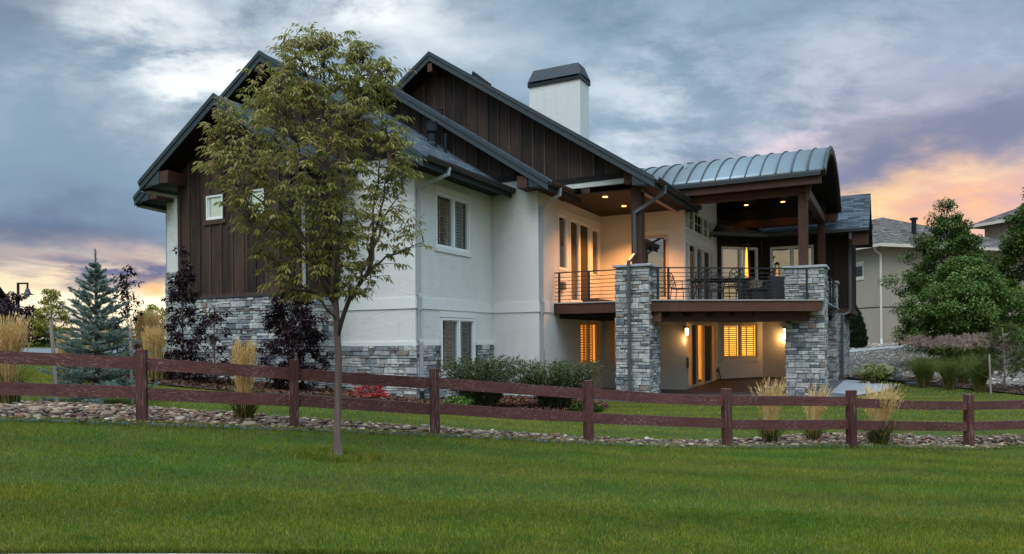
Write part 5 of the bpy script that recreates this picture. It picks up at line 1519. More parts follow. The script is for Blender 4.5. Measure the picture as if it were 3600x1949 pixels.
def tree(name, x, y, label, cat, h, prof, leaf, nclump, nleaf, L, trunk_r, trunk_h, seed, bark='bark', group=None, clump_r=0.42, squash=1.0, wl=0.6):
    """trunk with limbs to leaf clumps spread through an outline: prof = [(height fraction, radius)]"""
    z = gz(x, y)
    o = empty(name, (x, y, z), 0, label, cat, group)
    r = random.Random(seed); g = np.random.default_rng(seed)
    tb = MB()
    pts = [(0, 0, -0.1)] + [(r.uniform(-0.04, 0.04) * h * 0.1, r.uniform(-0.04, 0.04) * h * 0.1, h * 0.85 * k / 6) for k in range(1, 7)]
    tb.tube(pts, taper(trunk_r, trunk_r * 0.18, 6), 9)
    hs, rs = [p[0] * h for p in prof], [p[1] for p in prof]
    cl = []
    for k in range(nclump * 6):
        zz = r.uniform(hs[0], hs[-1]); rr = np.interp(zz, hs, rs)
        if r.random() > rr / max(rs) + 0.15: continue
        a = r.uniform(0, 6.283); q = rr * math.sqrt(r.uniform(0.15, 1.0)) * r.uniform(0.78, 1.22)
        cl.append((q * math.cos(a), q * math.sin(a) * squash, zz))
        if len(cl) >= nclump: break
    for c in cl:
        hz_ = max(trunk_h, c[2] - math.hypot(c[0], c[1]) * 0.9)
        p = curve_pts((0, 0, min(hz_, h * 0.8)), c, 5, rg=r, jit=0.04)
        tb.tube(p, taper(max(0.008, trunk_r * 0.22), 0.004, 5), 5, cap=False)
    tb.build('trunk', [M[bark]], o, smooth=True)
    C = np.array(cl); k = g.integers(0, len(C), nleaf)
    d = g.normal(0, 1, (nleaf, 3)); d = unit(d)
    sz = g.uniform(0.6, 1.25, len(C))[k] * clump_r
    rad = sz * g.uniform(0, 1, nleaf) ** 0.45
    pos = C[k] + d * rad[:, None] * np.array([1, 1, 0.7])
    rho = np.interp(pos[:, 2], hs, rs)
    dirn = unit(pos * np.array([1, 1, 0]) + 1e-6) * 0.7 + g.normal(0, 0.55, (nleaf, 3)) + np.array([0, 0, -0.15])
    LL = g.uniform(0.7, 1.3, nleaf) * L
    leaf_mesh('crown', pos, dirn, LL, LL * wl, LEAF[leaf], o, 0.25, 0.25)
    return o
tree('pear_tree', 20.0, 34.0, 'tall pointed dark green pear tree before the beige house', 'tree', 6.9, [(0.16, 1.5), (0.3, 2.3), (0.5, 2.1), (0.68, 1.6), (0.82, 0.95), (0.91, 0.40), (1.0, 0.14)], 'pear', 150, 38000, 0.10, 0.12, 1.0, 5, clump_r=0.45)
tree('maple_tree', 17.9, 29.2, 'broad lighter green maple tree with low branches behind the maiden grass', 'tree', 4.2, [(0.12, 1.3), (0.24, 2.1), (0.42, 2.15), (0.65, 1.75), (0.85, 1.05), (1.0, 0.35)], 'maple', 320, 54000, 0.095, 0.09, 0.5, 6, clump_r=0.40)
tree('pear_tree', 22.3, 31.0, 'dark green pear tree cut by the right edge of the photo', 'tree', 7.4, [(0.08, 1.4), (0.25, 1.9), (0.5, 1.75), (0.75, 1.2), (0.92, 0.5), (1.0, 0.2)], 'pear', 150, 38000, 0.10, 0.12, 0.6, 8, clump_r=0.45)
tree('linden_tree', -24.9, 40.0, 'small yellow-green tree standing by the road far left', 'tree', 3.15, [(0.24, 0.75), (0.4, 0.95), (0.6, 0.8), (0.8, 0.5), (1.0, 0.1)], 'lime', 70, 3800, 0.115, 0.05, 0.7, 9, bark='bark', clump_r=0.30)
tree('plum_tree', -28.9, 43.0, 'dark purple-leaved tree behind the street lamp', 'tree', 3.0, [(0.1, 1.1), (0.35, 1.6), (0.7, 1.2), (1.0, 0.3)], 'plum', 80, 4200, 0.16, 0.06, 0.4, 10, clump_r=0.4)
tree('linden_tree', -22.3, 46.0, 'far yellow-green tree peeking out behind the blue spruce', 'tree', 2.5, [(0.1, 0.7), (0.4, 1.0), (0.75, 0.7), (1.0, 0.15)], 'lime', 50, 2200, 0.16, 0.05, 0.4, 12, clump_r=0.32)
tree('shrub', -27.3, 44.0, 'low olive bush under the street lamp', 'shrub', 1.0, [(0.0, 0.9), (0.5, 1.1), (1.0, 0.5)], 'shrub', 40, 2200, 0.12, 0.03, 0.05, 13, clump_r=0.3)
tree('shrub', -23.4, 42.5, 'dark low hedge bush along the far wooden fence', 'shrub', 1.15, [(0.0, 1.0), (0.5, 1.2), (1.0, 0.5)], 'shrub', 40, 2400, 0.12, 0.03, 0.05, 14, clump_r=0.32)
tree('plum_sapling', -9.5, 18.3, 'thin purple-leaved sapling against the sunset behind the blue spruce', 'tree', 2.75, [(0.05, 0.42), (0.35, 0.50), (0.6, 0.50), (0.85, 0.26), (1.0, 0.05)], 'plum', 60, 900, 0.085, 0.016, 0.2, 15, clump_r=0.17)
tree('plum_shrub', -8.05, 18.1, 'tall narrow purple shrub at the left end of the stone wall', 'shrub', 3.35, [(0.0, 0.50), (0.2, 0.42), (0.5, 0.40), (0.7, 0.34), (0.88, 0.14), (1.0, 0.03)], 'plum', 120, 3600, 0.075, 0.03, 0.2, 16, clump_r=0.15)
tree('plum_shrub', -7.2, 17.9, 'loose purple shrub with side shoots right of the tall narrow one', 'shrub', 1.8, [(0.0, 0.50), (0.4, 0.70), (0.75, 0.55), (1.0, 0.40)], 'plum', 70, 1900, 0.075, 0.025, 0.15, 17, clump_r=0.15)
tree('plum_shrub', -5.2, 17.5, 'dense rounded purple shrub before the stone wall, nearest the young ash', 'shrub', 2.35, [(0.0, 0.55), (0.25, 0.78), (0.6, 0.75), (0.85, 0.5), (1.0, 0.3)], 'plum', 150, 6200, 0.085, 0.03, 0.15, 18, clump_r=0.18)
def vshrub(x, y, h, w, label, seed):
    """arching shrub: stems fan from the base, small leaves along them"""
    g = np.random.default_rng(seed); z = gz(x, y)
    o = empty('barberry_shrub', (x, y, z), 0, label, 'shrub', 'arching shrubs under the windows')
    n = 420
    d = rnd_dir(n); hh = h * g.uniform(0.55, 1.08, n); rc = w * g.uniform(0.1, 1.0, n) ** 0.8
    base = np.concatenate([d * g.uniform(0, w * 0.35, (n, 1)), np.zeros((n, 1))], 1)
    P = ribbons('stem', base, d, hh, rc, np.full(n, 0.010), M['bark'], o, 12, 1.7, sag=0.15)
    k = 62
    t = g.uniform(0.10, 1.0, (n, k)) * 10.99
    i0 = t.astype(int); f = (t - i0)[..., None]
    A_ = P[np.arange(n)[:, None], i0]; B_ = P[np.arange(n)[:, None], i0 + 1]
    pos = (A_ * (1 - f) + B_ * f).reshape(-1, 3); ax = unit(B_ - A_).reshape(-1, 3)
    m_ = len(pos)
    dr = ax * 0.8 + g.normal(0, 0.6, (m_, 3))
    pos = pos + unit(g.normal(0, 1, (m_, 3))) * g.uniform(0, 0.05, (m_, 1))
    LL = g.uniform(0.04, 0.085, m_)
    leaf_mesh('foliage', pos, dr, LL, LL * 0.38, LEAF['shrub'], o, 0.2, 0.2)
vshrub(-0.75, 18.0, 1.42, 1.05, 'left of two arching green shrubs in front of the lower window', 3)
vshrub(1.05, 18.5, 1.36, 1.10, 'right of two arching green shrubs, below the left end of the deck', 4)
tree('burning_bush', -3.2, 16.35, 'small bright red bush on the mulch behind the ash trunk', 'shrub', 0.36, [(0.0, 0.34), (0.4, 0.40), (0.8, 0.30), (1.0, 0.1)], 'red', 50, 1800, 0.045, 0.01, 0.02, 19, clump_r=0.10)
tree('groundcover_plant', 1.75, 17.95, 'low green plant at the foot of the right arching shrub', 'plant', 0.22, [(0.0, 0.4), (0.5, 0.42), (1.0, 0.2)], 'pear', 40, 1200, 0.05, 0.008, 0.01, 20, clump_r=0.10)
tree('groundcover_plant', -1.25, 17.2, 'pale green low plant before the left arching shrub', 'plant', 0.30, [(0.0, 0.35), (0.5, 0.4), (1.0, 0.15)], 'maple', 40, 1200, 0.05, 0.008, 0.01, 23, clump_r=0.10)
hy = tree('hydrangea', 13.3, 27.0, 'yellow-green hydrangea with pale flower heads on the mulch strip', 'shrub', 0.72, [(0.0, 0.42), (0.4, 0.56), (0.8, 0.48), (1.0, 0.2)], 'hydr', 46, 2000, 0.075, 0.012, 0.05, 21, clump_r=0.14)
g_ = np.random.default_rng(5)
for i in range(17):
    a = g_.uniform(0, 6.28); q = 0.58 * math.sqrt(g_.uniform(0.05, 1)); zz = 0.45 + 0.36 * (1 - q / 0.6) + g_.uniform(-0.08, 0.08)
    n = 70
    d = unit(g_.normal(0, 1, (n, 3)))
    leaf_mesh('flower_head', np.array([q * math.cos(a), q * math.sin(a), zz]) + d * 0.075, d + g_.normal(0, 0.5, (n, 3)), np.full(n, 0.045), np.full(n, 0.04), LEAF['bloom'], hy, 0.2, 0.0)

# --- conifers ------------------------------------------------------------------------
def needles(name, P0, P1, per, L, w, mat, parent, g, spread=0.9):
    """needles round twig segments P0-P1 (N,3)"""
    n = len(P0)
    t = g.uniform(0, 1, (n, per, 1))
    pos = (P0[:, None] * (1 - t) + P1[:, None] * t).reshape(-1, 3)
    ax = np.repeat(unit(P1 - P0), per, 0)
    m_ = len(pos)
    d = unit(ax * 0.75 + unit(g.normal(0, 1, (m_, 3))) * spread + np.array([0, 0, 0.15]))
    s = unit(np.cross(d, g.normal(0, 1, (m_, 3)))) * w / 2
    tip = pos + d * (L * g.uniform(0.7, 1.2, (m_, 1)))
    V = np.stack([pos - s, pos + s, tip], 1).reshape(-1, 3)
    return np_mesh(name, V, np.arange(3 * m_).reshape(-1, 3), mat, parent)
def spruce(x, y, h, rad, label, seed, levels=19, name='blue_spruce', per=26, leader=0.16):
    g = np.random.default_rng(seed); r = random.Random(seed); z = gz(x, y)
    o = empty(name, (x, y, z), 0, label, 'conifer')
    tb = MB(); tb.tube([(0, 0, -0.05), (0.01, 0, h * 0.4), (0, 0.01, h * 0.8), (0.0, 0, h)], [h * 0.021, h * 0.016, h * 0.008, 0.004], 8)
    A_, B_ = [], []
    for lv in range(levels):
        f = lv / (levels - 1)
        zz = h * (0.05 + (0.95 - leader) * f ** 0.92)
        R_ = rad * (1 - f) ** 0.75 + 0.07 * (h / 2.5)
        nb = max(4, int(11 - 6 * f))
        a0 = r.uniform(0, 6.28)
        for k in range(nb):
            a = a0 + 6.283 * k / nb + r.uniform(-0.25, 0.25)
            Lb = R_ * r.uniform(0.62, 1.18)
            rise = -0.02 + 0.75 * f ** 1.5 + r.uniform(-0.14, 0.22)
            p = [Vector((math.cos(a) * Lb * t, math.sin(a) * Lb * t, zz + Lb * (rise * t + (0.22 if f < 0.7 else 0.1) * t * t - 0.10 * t))) for t in (0, 0.25, 0.5, 0.75, 1.0)]
            tb.tube(p, taper(0.010 * h / 2.5, 0.003, 4), 4, cap=False)
            for i in range(1, 4): A_.append(p[i][:]); B_.append(p[i + 1][:])
            d = (p[-1] - p[0]).normalized(); s = d.cross(Vector((0, 0, 1))).normalized()
            for j in range(int(5 + 13 * Lb / (rad + 0.01) * 0.9)):
                t = r.uniform(0.25, 0.97)
                q = p[int(t * 4)].lerp(p[min(4, int(t * 4) + 1)], t * 4 - int(t * 4))
                tl = Lb * 0.36 * (1.1 - t * 0.6) * r.uniform(0.6, 1.1)
                e = q + (d * 0.75 + s * r.choice((-1, 1)) * 0.75 + Vector((0, 0, r.uniform(-0.15, 0.3)))).normalized() * max(tl, 0.05)
                A_.append(q[:]); B_.append(e[:])
    for k in range(5): A_.append((0, 0, h * (1 - leader * (1 - k / 5)))); B_.append((0, 0, h * (1 - leader * (1 - (k + 1) / 5)) + 0.01))
    tb.build('trunk', [M['bark']], o, smooth=True)
    needles('crown', np.array(A_), np.array(B_), per, 0.042 * (h / 2.5) ** 0.5, 0.0065, LEAF['spruce'], o, g)
    return o
spruce(-6.94, 12.35, 2.56, 0.72, 'staked blue spruce in the cobbles behind the left fence', 31, per=75, levels=20, leader=0.12)
spruce(14.28, 27.6, 0.48, 0.42, 'low dwarf blue spruce right of the hydrangea', 32, levels=9, name='dwarf_spruce', per=22, leader=0.08)
def arborvitae(x, y, h, r0, label, seed):
    g = np.random.default_rng(seed); o = empty('arborvitae', (x, y, gz(x, y)), 0, label, 'conifer')
    tb = MB(); tb.tube([(0, 0, -0.05), (0, 0, h * 0.8)], [0.05, 0.01], 8); tb.build('trunk', [M['bark']], o)
    n = 8000; f = g.uniform(0, 1, n) ** 1.25
    R_ = r0 * np.interp(f, [0, 0.12, 0.5, 0.8, 1.0], [0.82, 1.0, 0.78, 0.42, 0.02]) * (0.80 + 0.2 * g.uniform(0, 1, n) ** 0.5) * (1 + 0.06 * np.sin(f * 40))
    a = g.uniform(0, 6.283, n)
    pos = np.stack([np.cos(a) * R_, np.sin(a) * R_, f * h], 1)
    d = np.stack([np.cos(a) * 0.5, np.sin(a) * 0.5, np.full(n, 1.0)], 1) + g.normal(0, 0.3, (n, 3))
    leaf_mesh('crown', pos, d, g.uniform(0.10, 0.2, n), g.uniform(0.03, 0.06, n), LEAF['arb'], o, 0.2, 0.0)
arborvitae(17.6, 38.1, 2.15, 0.62, 'dark conical evergreen between the two houses', 41)
def pine(x, y, h, label, seed):
    g = np.random.default_rng(seed); r = random.Random(seed); o = empty('pine_tree', (x, y, gz(x, y)), 0, label, 'conifer')
    tb = MB(); tb.tube([(0, 0, -0.05), (0.03, 0, h * 0.4), (-0.02, 0.02, h)], [0.035, 0.025, 0.006], 8)
    A_, B_ = [], []
    for k in range(46):
        f = r.uniform(0.12, 1.0); a = r.uniform(0, 6.283); Lb = (0.95 - 0.55 * f) * r.uniform(0.6, 1.1)
        p = [Vector((math.cos(a) * Lb * t, math.sin(a) * Lb * t, h * f * 0.92 + Lb * (0.15 * t + 0.35 * t * t))) for t in (0, 0.4, 0.75, 1.0)]
        tb.tube(p, taper(0.011, 0.004, 3), 5, cap=False)
        A_ += [p[1][:], p[2][:]]; B_ += [p[2][:], p[3][:]]
        for j in range(4):
            q = p[1].lerp(p[3], r.uniform(0.2, 1)); e = q + Vector((r.uniform(-.15, .15), r.uniform(-.15, .15), r.uniform(0.02, .16)))
            A_.append(q[:]); B_.append(e[:])
    tb.build('trunk', [M['stake']], o, smooth=True)
    needles('crown', np.array(A_), np.array(B_), 60, 0.11, 0.006, LEAF['pine'], o, g, 0.8)
pine(14.95, 22.5, 1.95, 'sparse staked young pine at the right edge of the mulch strip', 51)
pine(16.3, 22.9, 1.7, 'second sparse young pine cut by the right edge', 52)

# --- stakes -------------------------------------------------------------------------------
def stake(x, y, h, lx, label, r0=0.028):
    z = gz(x, y); b = MB()
    b.tube([(x, y, z - 0.1), (x + lx * 0.5, y, z + h * 0.5), (x + lx, y, z + h)], [r0, r0, r0 * 0.95], 8)
    s = b.build('tree_stake', [M['stake']]); tag(s, label, 'stake', 'wooden tree stakes')
stake(-7.22, 11.75, 1.34, -0.10, 'pale wooden stake standing left of the blue spruce')
stake(-6.40, 12.45, 1.28, -0.02, 'pale wooden stake standing right of the blue spruce')
stake(14.35, 22.2, 1.2, -0.04, 'pale wooden stake on the left side of the young pine', 0.026)
stake(15.7, 22.6, 1.45, 0.02, 'pale wooden stake on the right side of the young pine', 0.024)
# ------------------------------------------------------------------ furniture on the deck
DECKZ = EYE + 1.18
def at_deck(u, v): p = hw(u, v); return (p[0], p[1], DECKZ)
def arch(mb, c, r, plane, n=12, a0=0, a1=360, w=0.007):
    """bent iron rod: part of a circle in the plane (x axis vector, z up)"""
    pts = [(c[0] + plane[0] * r * math.cos(R(a0 + (a1 - a0) * i / n)), c[1] + plane[1] * r * math.cos(R(a0 + (a1 - a0) * i / n)), c[2] + r * math.sin(R(a0 + (a1 - a0) * i / n))) for i in range(n + 1)]
    mb.tube(pts, w, 6)
def iron_chair():
    o = empty('dining_chair', (0, 0, 0))
    b = MB()
    b.prism([(-0.23, -0.20, 0.425), (0.23, -0.20, 0.425), (0.21, 0.22, 0.425), (-0.21, 0.22, 0.425)], (0, 0, 0.022), 0)
    for i in range(5): b.box((-0.2 + i * 0.09, -0.21, 0.41), (-0.17 + i * 0.09, 0.215, 0.4245), 0)
    b.build('seat', [M['iron']], o)
    b = MB()
    t = lambda x, z: (x, 0.22 + (z - 0.45) * 0.28, z)
    b.tube([t(-0.21, 0.44), t(-0.235, 0.65), t(-0.22, 0.86), t(-0.14, 0.95), t(0, 0.985), t(0.14, 0.95), t(0.22, 0.86), t(0.235, 0.65), t(0.21, 0.44)], 0.012, 6)
    for sx in (-1, 1):
        for cx, cz, rr in ((0.10, 0.86, 0.075), (0.12, 0.70, 0.08), (0.09, 0.55, 0.07), (0.165, 0.79, 0.045), (0.17, 0.61, 0.045)):
            p = [t(sx * cx + rr * math.cos(k), cz + rr * math.sin(k)) for k in [i * 0.5236 for i in range(13)]]
            b.tube(p, 0.0085, 5)
    for cz, rr in ((0.78, 0.055), (0.62, 0.06), (0.91, 0.045)):
        b.tube([t(rr * math.cos(k), cz + rr * 1.2 * math.sin(k)) for k in [i * 0.5236 for i in range(13)]], 0.0085, 5)
    b.tube([t(-0.21, 0.47), t(0.21, 0.47)], 0.010, 6)
    b.build('backrest', [M['iron']], o)
    for sx in (-1, 1):
        b = MB(); b.tube([(sx * 0.235, 0.27, 0.66), (sx * 0.27, 0.05, 0.67), (sx * 0.27, -0.17, 0.655), (sx * 0.25, -0.20, 0.60), (sx * 0.225, -0.17, 0.44)], 0.011, 6); b.build('armrest', [M['iron']], o)
        b = MB(); b.tube([(sx * 0.20, -0.18, 0.43), (sx * 0.225, -0.21, 0.30), (sx * 0.205, -0.20, 0.12), (sx * 0.23, -0.235, 0.0)], [0.016, 0.014, 0.012, 0.015], 6); b.build('leg', [M['iron']], o)
        b = MB(); b.tube([(sx * 0.19, 0.20, 0.43), (sx * 0.20, 0.22, 0.25), (sx * 0.20, 0.27, 0.0)], [0.015, 0.013, 0.014], 6); b.build('leg', [M['iron']], o)
    return o
ch = [(4.95, 7.35, 80, 'ornate black iron chair nearest the left pillar, turned to the table'),
      (5.75, 8.95, 10, 'ornate black iron chair on the far side of the table, left one'),
      (6.55, 9.35, 25, 'ornate black iron chair on the far side of the table, right one'),
      (5.75, 6.75, -155, 'ornate black iron chair with its back to the railing, left one'),
      (6.55, 7.35, -145, 'ornate black iron chair with its back to the railing, right one'),
      (7.15, 8.75, -65, 'ornate black iron chair at the right end of the table')]
c0 = iron_chair()
for i, (u, v, a, lab) in enumerate(ch):
    c = c0 if i == 0 else copy_tree(c0)
    c.location = at_deck(u, v); c.rotation_euler = (0, 0, R(a) - YAW)
    tag(c, lab, 'chair', 'iron dining chairs on the deck')
tb = empty('dining_table', at_deck(6.05, 8.0), R(30) - YAW, 'long black iron dining table on the deck', 'table')
b = MB(); n = 40
b.prism([(1.05 * math.copysign(abs(math.cos(t)) ** 0.6, math.cos(t)), 0.52 * math.copysign(abs(math.sin(t)) ** 0.6, math.sin(t)), 0.70) for t in [2 * math.pi * i / n for i in range(n)]], (0, 0, 0.03), 0)
b.build('tabletop', [M['iron']], tb, bevel=0.006)
b = MB(); b.box((-0.85, -0.36, 0.64), (0.85, -0.33, 0.699), 0); b.box((-0.85, 0.33, 0.64), (0.85, 0.36, 0.699), 0); b.build('apron', [M['iron']], tb)
for sx in (-1, 1):
    for sy in (-1, 1):
        b = MB(); b.tube([(sx * 0.72, sy * 0.32, 0.70), (sx * 0.66, sy * 0.28, 0.45), (sx * 0.74, sy * 0.32, 0.2), (sx * 0.80, sy * 0.36, 0.0)], [0.024, 0.02, 0.018, 0.024], 8); b.build('leg', [M['iron']], tb)

def armchair():
    o = empty('wicker_armchair', (0, 0, 0))
    def rounded(name, a, b_, m):
        q = MB(); q.box(a, b_, 0); return q.build(name, [M[m]], o, bevel=0.035)
    rounded('seat', (-0.30, -0.38, 0.05), (0.30, 0.30, 0.36), 'wicker'); rounded('seat_cushion', (-0.29, -0.37, 0.361), (0.29, 0.22, 0.48), 'cushion')
    rounded('backrest', (-0.40, 0.24, 0.05), (0.40, 0.42, 0.88), 'wicker'); rounded('back_cushion', (-0.30, 0.12, 0.482), (0.30, 0.238, 0.92), 'cushion')
    for s in (-1, 1): rounded('armrest', (min(s * 0.30, s * 0.42) + 0.001, -0.40, 0.03), (max(s * 0.30, s * 0.42), 0.239, 0.60), 'wicker')
    return o
a0 = armchair()
for i, (u, v, a, lab) in enumerate([(7.45, 10.2, 180 + 35, 'dark wicker armchair with tan cushion, back to the railing beside the right pillar'), (6.75, 11.3, 60, 'dark wicker armchair half hidden behind the iron chairs')]):
    c = a0 if i == 0 else copy_tree(a0)
    c.location = at_deck(u, v); c.rotation_euler = (0, 0, R(a) - YAW); tag(c, lab, 'armchair', 'wicker armchairs on the deck')
so = empty('wicker_side_table', at_deck(6.85, 9.95), R(35) - YAW, 'low dark wicker table beside the armchair on the deck', 'side table')
b = MB(); b.box((-0.28, -0.28, 0.04), (0.28, 0.28, 0.42), 0); b.build('base', [M['wicker']], so, bevel=0.02)
b = MB(); b.box((-0.30, -0.30, 0.421), (0.30, 0.30, 0.45), 0); b.build('tabletop', [M['iron']], so, bevel=0.006)
ht = empty('streak_stand', at_deck(6.15, 12.2), -YAW, 'added slim iron stand with a tall orange streak at the back of the deck', 'stand')  # made-up stand, added to carry an orange streak by the far window
b = MB(); b.hexa([(-0.22, -0.22, 0.0), (0.22, -0.22, 0.0), (0.22, 0.22, 0.0), (-0.22, 0.22, 0.0), (-0.16, -0.16, 0.85), (0.16, -0.16, 0.85), (0.16, 0.16, 0.85), (-0.16, 0.16, 0.85)], 0); b.build('base', [M['iron']], ht)
for sx, sy in ((-1, -1), (1, -1), (1, 1), (-1, 1)):
    b = MB(); b.tube([(sx * 0.15, sy * 0.15, 0.85), (sx * 0.07, sy * 0.07, 2.25)], 0.010, 6); b.build('rod', [M['iron']], ht)
b = MB(); b.lathe([(0.05, 1.0), (0.055, 1.15), (0.045, 1.5), (0.030, 1.95), (0.008, 2.18)], (0, 0, 0), 10); b.build('streak', [M['streak']], ht, smooth=True)
b = MB(); b.lathe([(0.16, 2.26), (0.02, 2.38)], (0, 0, 0), 12); b.build('added_hood', [M['iron']], ht)

# leaning strip by the lower door and pipe at the corner of the house
p = hw(4.72, 14.55); b = MB(); b.beam((p[0], p[1], 0.09), (p[0] - 0.10, p[1] + 0.04, 0.62), 0.09, 0.03, 0)
tag(b.build('board', [M['gutter']]), 'black strip leaning on the wall beside the lower sliding door', 'board')
b = MB(); pts = [hw(9.3, 15.8), (13.3, 28.0), (14.0, 26.8), (14.6, 25.4)]
pp = []
for i in range(13):
    t = i / 12 * 3; k = min(2, int(t)); f = t - k
    x = pts[k][0] * (1 - f) + pts[k + 1][0] * f; y = pts[k][1] * (1 - f) + pts[k + 1][1] * f
    pp.append((x, y, gz(x, y) + 0.10))
b.tube(pp, 0.05, 8)
tag(b.build('drain_pipe', [M['gutter']], smooth=True), 'black corrugated drain pipe lying on the mulch by the house corner', 'pipe')
x, y = 14.05, 25.9
b = MB(); b.box((x - 0.25, y - 0.16, gz(x, y) + 0.02), (x + 0.25, y + 0.16, gz(x, y) + 0.11), 0)
tag(b.build('valve_box', [M['downspout_dark']], bevel=0.01), 'grey valve box lid in the mulch beneath the maiden grass', 'valve box')

# ------------------------------------------------------------------ beige house next door
NA, NB_ = Vector((math.sin(R(-17)), math.cos(R(-17)))), Vector((math.sin(R(72)), math.cos(R(72))))
nh = empty('neighbor_house', (19.95, 40.0, 1.3), 0, 'beige stucco house with grey shingle roofs behind the trees on the right', 'house')
def nf(p0, s, n): return lambda a, b, c: (p0[0] + s[0] * a + n[0] * c, p0[1] + s[1] * a + n[1] * c, b)
TL = nf((0, 0), -NA, -NB_); TR = nf((0, 0), NB_, -NA)
def rect_wall(T, a0, a1, z0, z1, name='wall', ops=()):
    b = MB(); wall(b, T, a0, a1, z0, z1, ops); return b.build(name, [M['beige']], nh)
nwin = (-1.98, -1.22, 3.80, 4.55)
TLw = lambda a, b, c: (NA.x * -a - NB_.x * c, NA.y * -a - NB_.y * c, b)
rect_wall(TLw, -14, 0, -1.5, 5.35, ops=[nwin]); rect_wall(TR, 0, 13, -1.5, 5.35)
window(TLw, *nwin, glass='glass', room='dark_room', lintel=True, sill=True, frame='beige_trim', trim='beige_trim', parent=nh)
b = MB(); b.lbox(TLw, -14, 0.0, 2.10, 2.14, 0.002, 0.02, 0); b.lbox(TR, 0, 13, 2.10, 2.14, 0.002, 0.02, 0); b.build('wall_joint', [M['gutter']], nh)
def hip(o0, da, la, db, lb, ze, pitch, ov, mname='shingle_far'):
    """hip roof over a rectangle from corner o0 along unit vectors da, db"""
    o0 = Vector(o0); P_ = lambda a, b, z: (*(o0 + da * a + db * b), z)
    hb = lb / 2 + ov; zr = ze + hb * pitch
    c = [P_(-ov, -ov, ze), P_(la + ov, -ov, ze), P_(la + ov, lb + ov, ze), P_(-ov, lb + ov, ze)]
    r0, r1 = P_(-ov + hb, lb / 2, zr), P_(la + ov - hb, lb / 2, zr)
    sl = hb * math.hypot(1, pitch); m_ = MB()
    W_ = la + 2 * ov; H_ = lb + 2 * ov
    m_.add([c[0], c[1], r1, r0], [(0, 1, 2, 3)], 0, [[(0, 0), (W_, 0), (W_ - hb, sl), (hb, sl)]])
    m_.add([c[1], c[2], r1], [(0, 1, 2)], 0, [[(0, 0), (H_, 0), (hb, sl)]])
    m_.add([c[2], c[3], r0, r1], [(0, 1, 2, 3)], 0, [[(0, 0), (W_, 0), (W_ - hb, sl), (hb, sl)]])
    m_.add([c[3], c[0], r0], [(0, 1, 2)], 0, [[(0, 0), (H_, 0), (hb, sl)]])
    m_.add([(x, y, z - 0.16) for x, y, z in c], [(3, 2, 1, 0)], 1)
    rf = m_.build('roof', [M[mname], M['beige']], nh)
    for p, q in zip(c, c[1:] + c[:1]):
        g = MB(); d = (Vector(q) - Vector(p)).normalized() * 0.07
        g.beam(Vector(p) - d + Vector((0, 0, -0.10)), Vector(q) + d + Vector((0, 0, -0.10)), 0.13, 0.17, 0); g.build('gutter', [M['beige_trim']], rf)
    return rf
hip((0, 0), NA, 12.5, NB_, 11.5, 5.50, 0.42, 0.55)
# taller part on the right
U0 = Vector((12.9, -4.2))
TU = lambda a, b, c: (U0.x - NA.x * a - NB_.x * c, U0.y - NA.y * a - NB_.y * c, b)
rect_wall(TU, -11, 0, -1.5, 7.35)
b = MB()
for k in range(24): b.lbox(TU, -10.8 + k * 0.45, -10.75 + k * 0.45, 4.2, 7.3, 0.001, 0.03, 0)
b.build('batten', [M['beige']], nh)
uw_ = (-5.6, -4.6, 5.4, 6.9)
window(lambda a, b, c: TU(a, b, c + 0.11), *uw_, glass='glass', room='dark_room', lintel=False, sill=False, frame='beige_trim', parent=nh, deep=0.109)
rect_wall(nf(tuple(U0), NB_, -NA), 0, 12, -1.5, 7.35)
hip(tuple(U0), NA, 11, NB_, 12, 7.50, 0.45, 0.6)
b = MB(); b.rtube([(-0.42, -0.25, 5.36), (-0.38, -0.2, 5.15), (-0.05, -0.12, 4.95), (-0.05, -0.12, 0.42)], 0.10, 0.09, 0); b.build('downspout', [M['beige_trim']], nh)
b = MB(); b.rtube([(-0.05, -0.12, 0.42), (-0.05, -0.14, 0.02)], 0.11, 0.10, 0); b.build('downspout', [M['vinyl']], nh)
b = MB(); b.lathe([(0.13, -0.6), (0.13, 0.95), (0.22, 0.97), (0.22, 1.08), (0.05, 1.12)], (3.4, 2.9, 6.3), 12); b.build('roof_pipe', [M['capmetal']], nh)
for q in ((1.5, 4.6, 7.15), (4.2, 5.8, 7.0)):
    b = MB(); b.box((q[0] - 0.25, q[1] - 0.2, q[2] - 0.15), (q[0] + 0.25, q[1] + 0.2, q[2] + 0.12), 0); b.build('roof_vent', [M['capmetal']], nh)

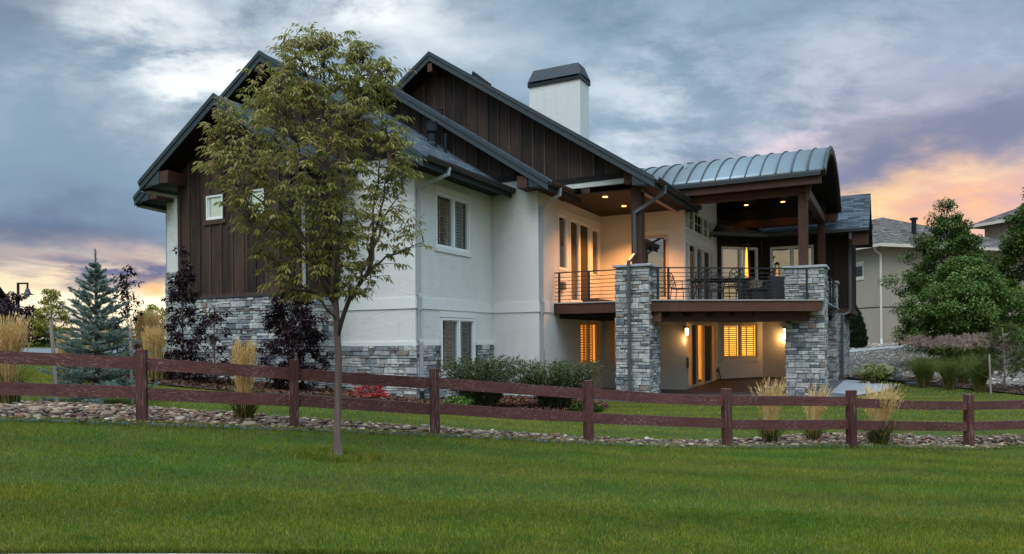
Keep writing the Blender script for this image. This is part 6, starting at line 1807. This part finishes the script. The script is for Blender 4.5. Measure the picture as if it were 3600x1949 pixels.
# ------------------------------------------------------------------ far left: lamp, fence, house
lx, ly = -30.0, 45.0
lz = gz(lx, ly)
lp = empty('street_lamp', (lx, ly, lz), 0, 'black street lamp with a bell shade hanging from a square arm', 'street lamp')
b = MB(); b.lathe([(0.14, 0.0), (0.14, 0.25), (0.085, 0.3), (0.075, 3.75)], (0, 0, 0), 10); b.build('post', [M['iron']], lp)
b = MB(); b.box((-0.05, -0.05, 3.70), (0.62, 0.05, 3.80), 0); b.box((0.53, -0.04, 3.44), (0.61, 0.04, 3.70), 0); b.build('arm', [M['iron']], lp)
b = MB(); b.lathe([(0.06, 3.46), (0.12, 3.36), (0.14, 3.26), (0.20, 3.14), (0.34, 3.08), (0.34, 3.06), (0.05, 3.09)], (0.57, 0, 0), 16); b.build('lamp_shade', [M['iron']], lp, smooth=True)
b = MB(); b.lathe([(0.12, 3.07), (0.13, 3.0), (0.09, 2.93), (0.01, 2.90)], (0.57, 0, 0), 12); b.build('bulb', [mat_plain('globe_glass', (0.75, 0.74, 0.70), 0.3, 0.02)], lp, smooth=True)

ff = empty('far_fence', (-26.0, 47.0, gz(-26, 47)), 0, 'distant dark wooden rail fence on the slope by the road', 'fence')
fp = [(-31.5, 48.2), (-29.2, 47.8), (-27.0, 47.2), (-24.8, 46.8), (-22.6, 46.2)]
for px, py in fp:
    b = MB(); z = gz(px, py); b.box((px - 0.08, py - 0.08, z - 0.1), (px + 0.08, py + 0.08, z + 1.05), 0); local(ff, b).build('post', [M['fence']], ff)
for p, q in zip(fp[:-1], fp[1:]):
    for zt in (0.9, 0.45):
        b = MB(); b.beam((*p, gz(*p) + zt), (*q, gz(*q) + zt), 0.05, 0.17, 0); local(ff, b).build('rail', [M['fence']], ff)

dh = empty('distant_house', (-46, 57, gz(-46, 57)), 0, 'pale house with a brown gable end cut by the far left edge', 'house')
b = MB(); b.box((-6, -3.2, -0.3), (5.0, 3.0, 3.0), 0); b.prism([(4.99, -3.2, 3.0), (4.99, 3.0, 3.0), (4.99, 0, 5.6)], (-0.1, 0, 0), 0); b.build('wall', [M['beige']], dh)
b = MB()
for s in (-1, 1): b.prism([(-6.5, 0, 5.9), (-6.5, s * 3.7, 2.75), (-6.5, s * 3.7, 2.5), (-6.5, 0, 5.62)], (11.9, 0, 0), 0)
b.build('roof', [M['soffit']], dh)
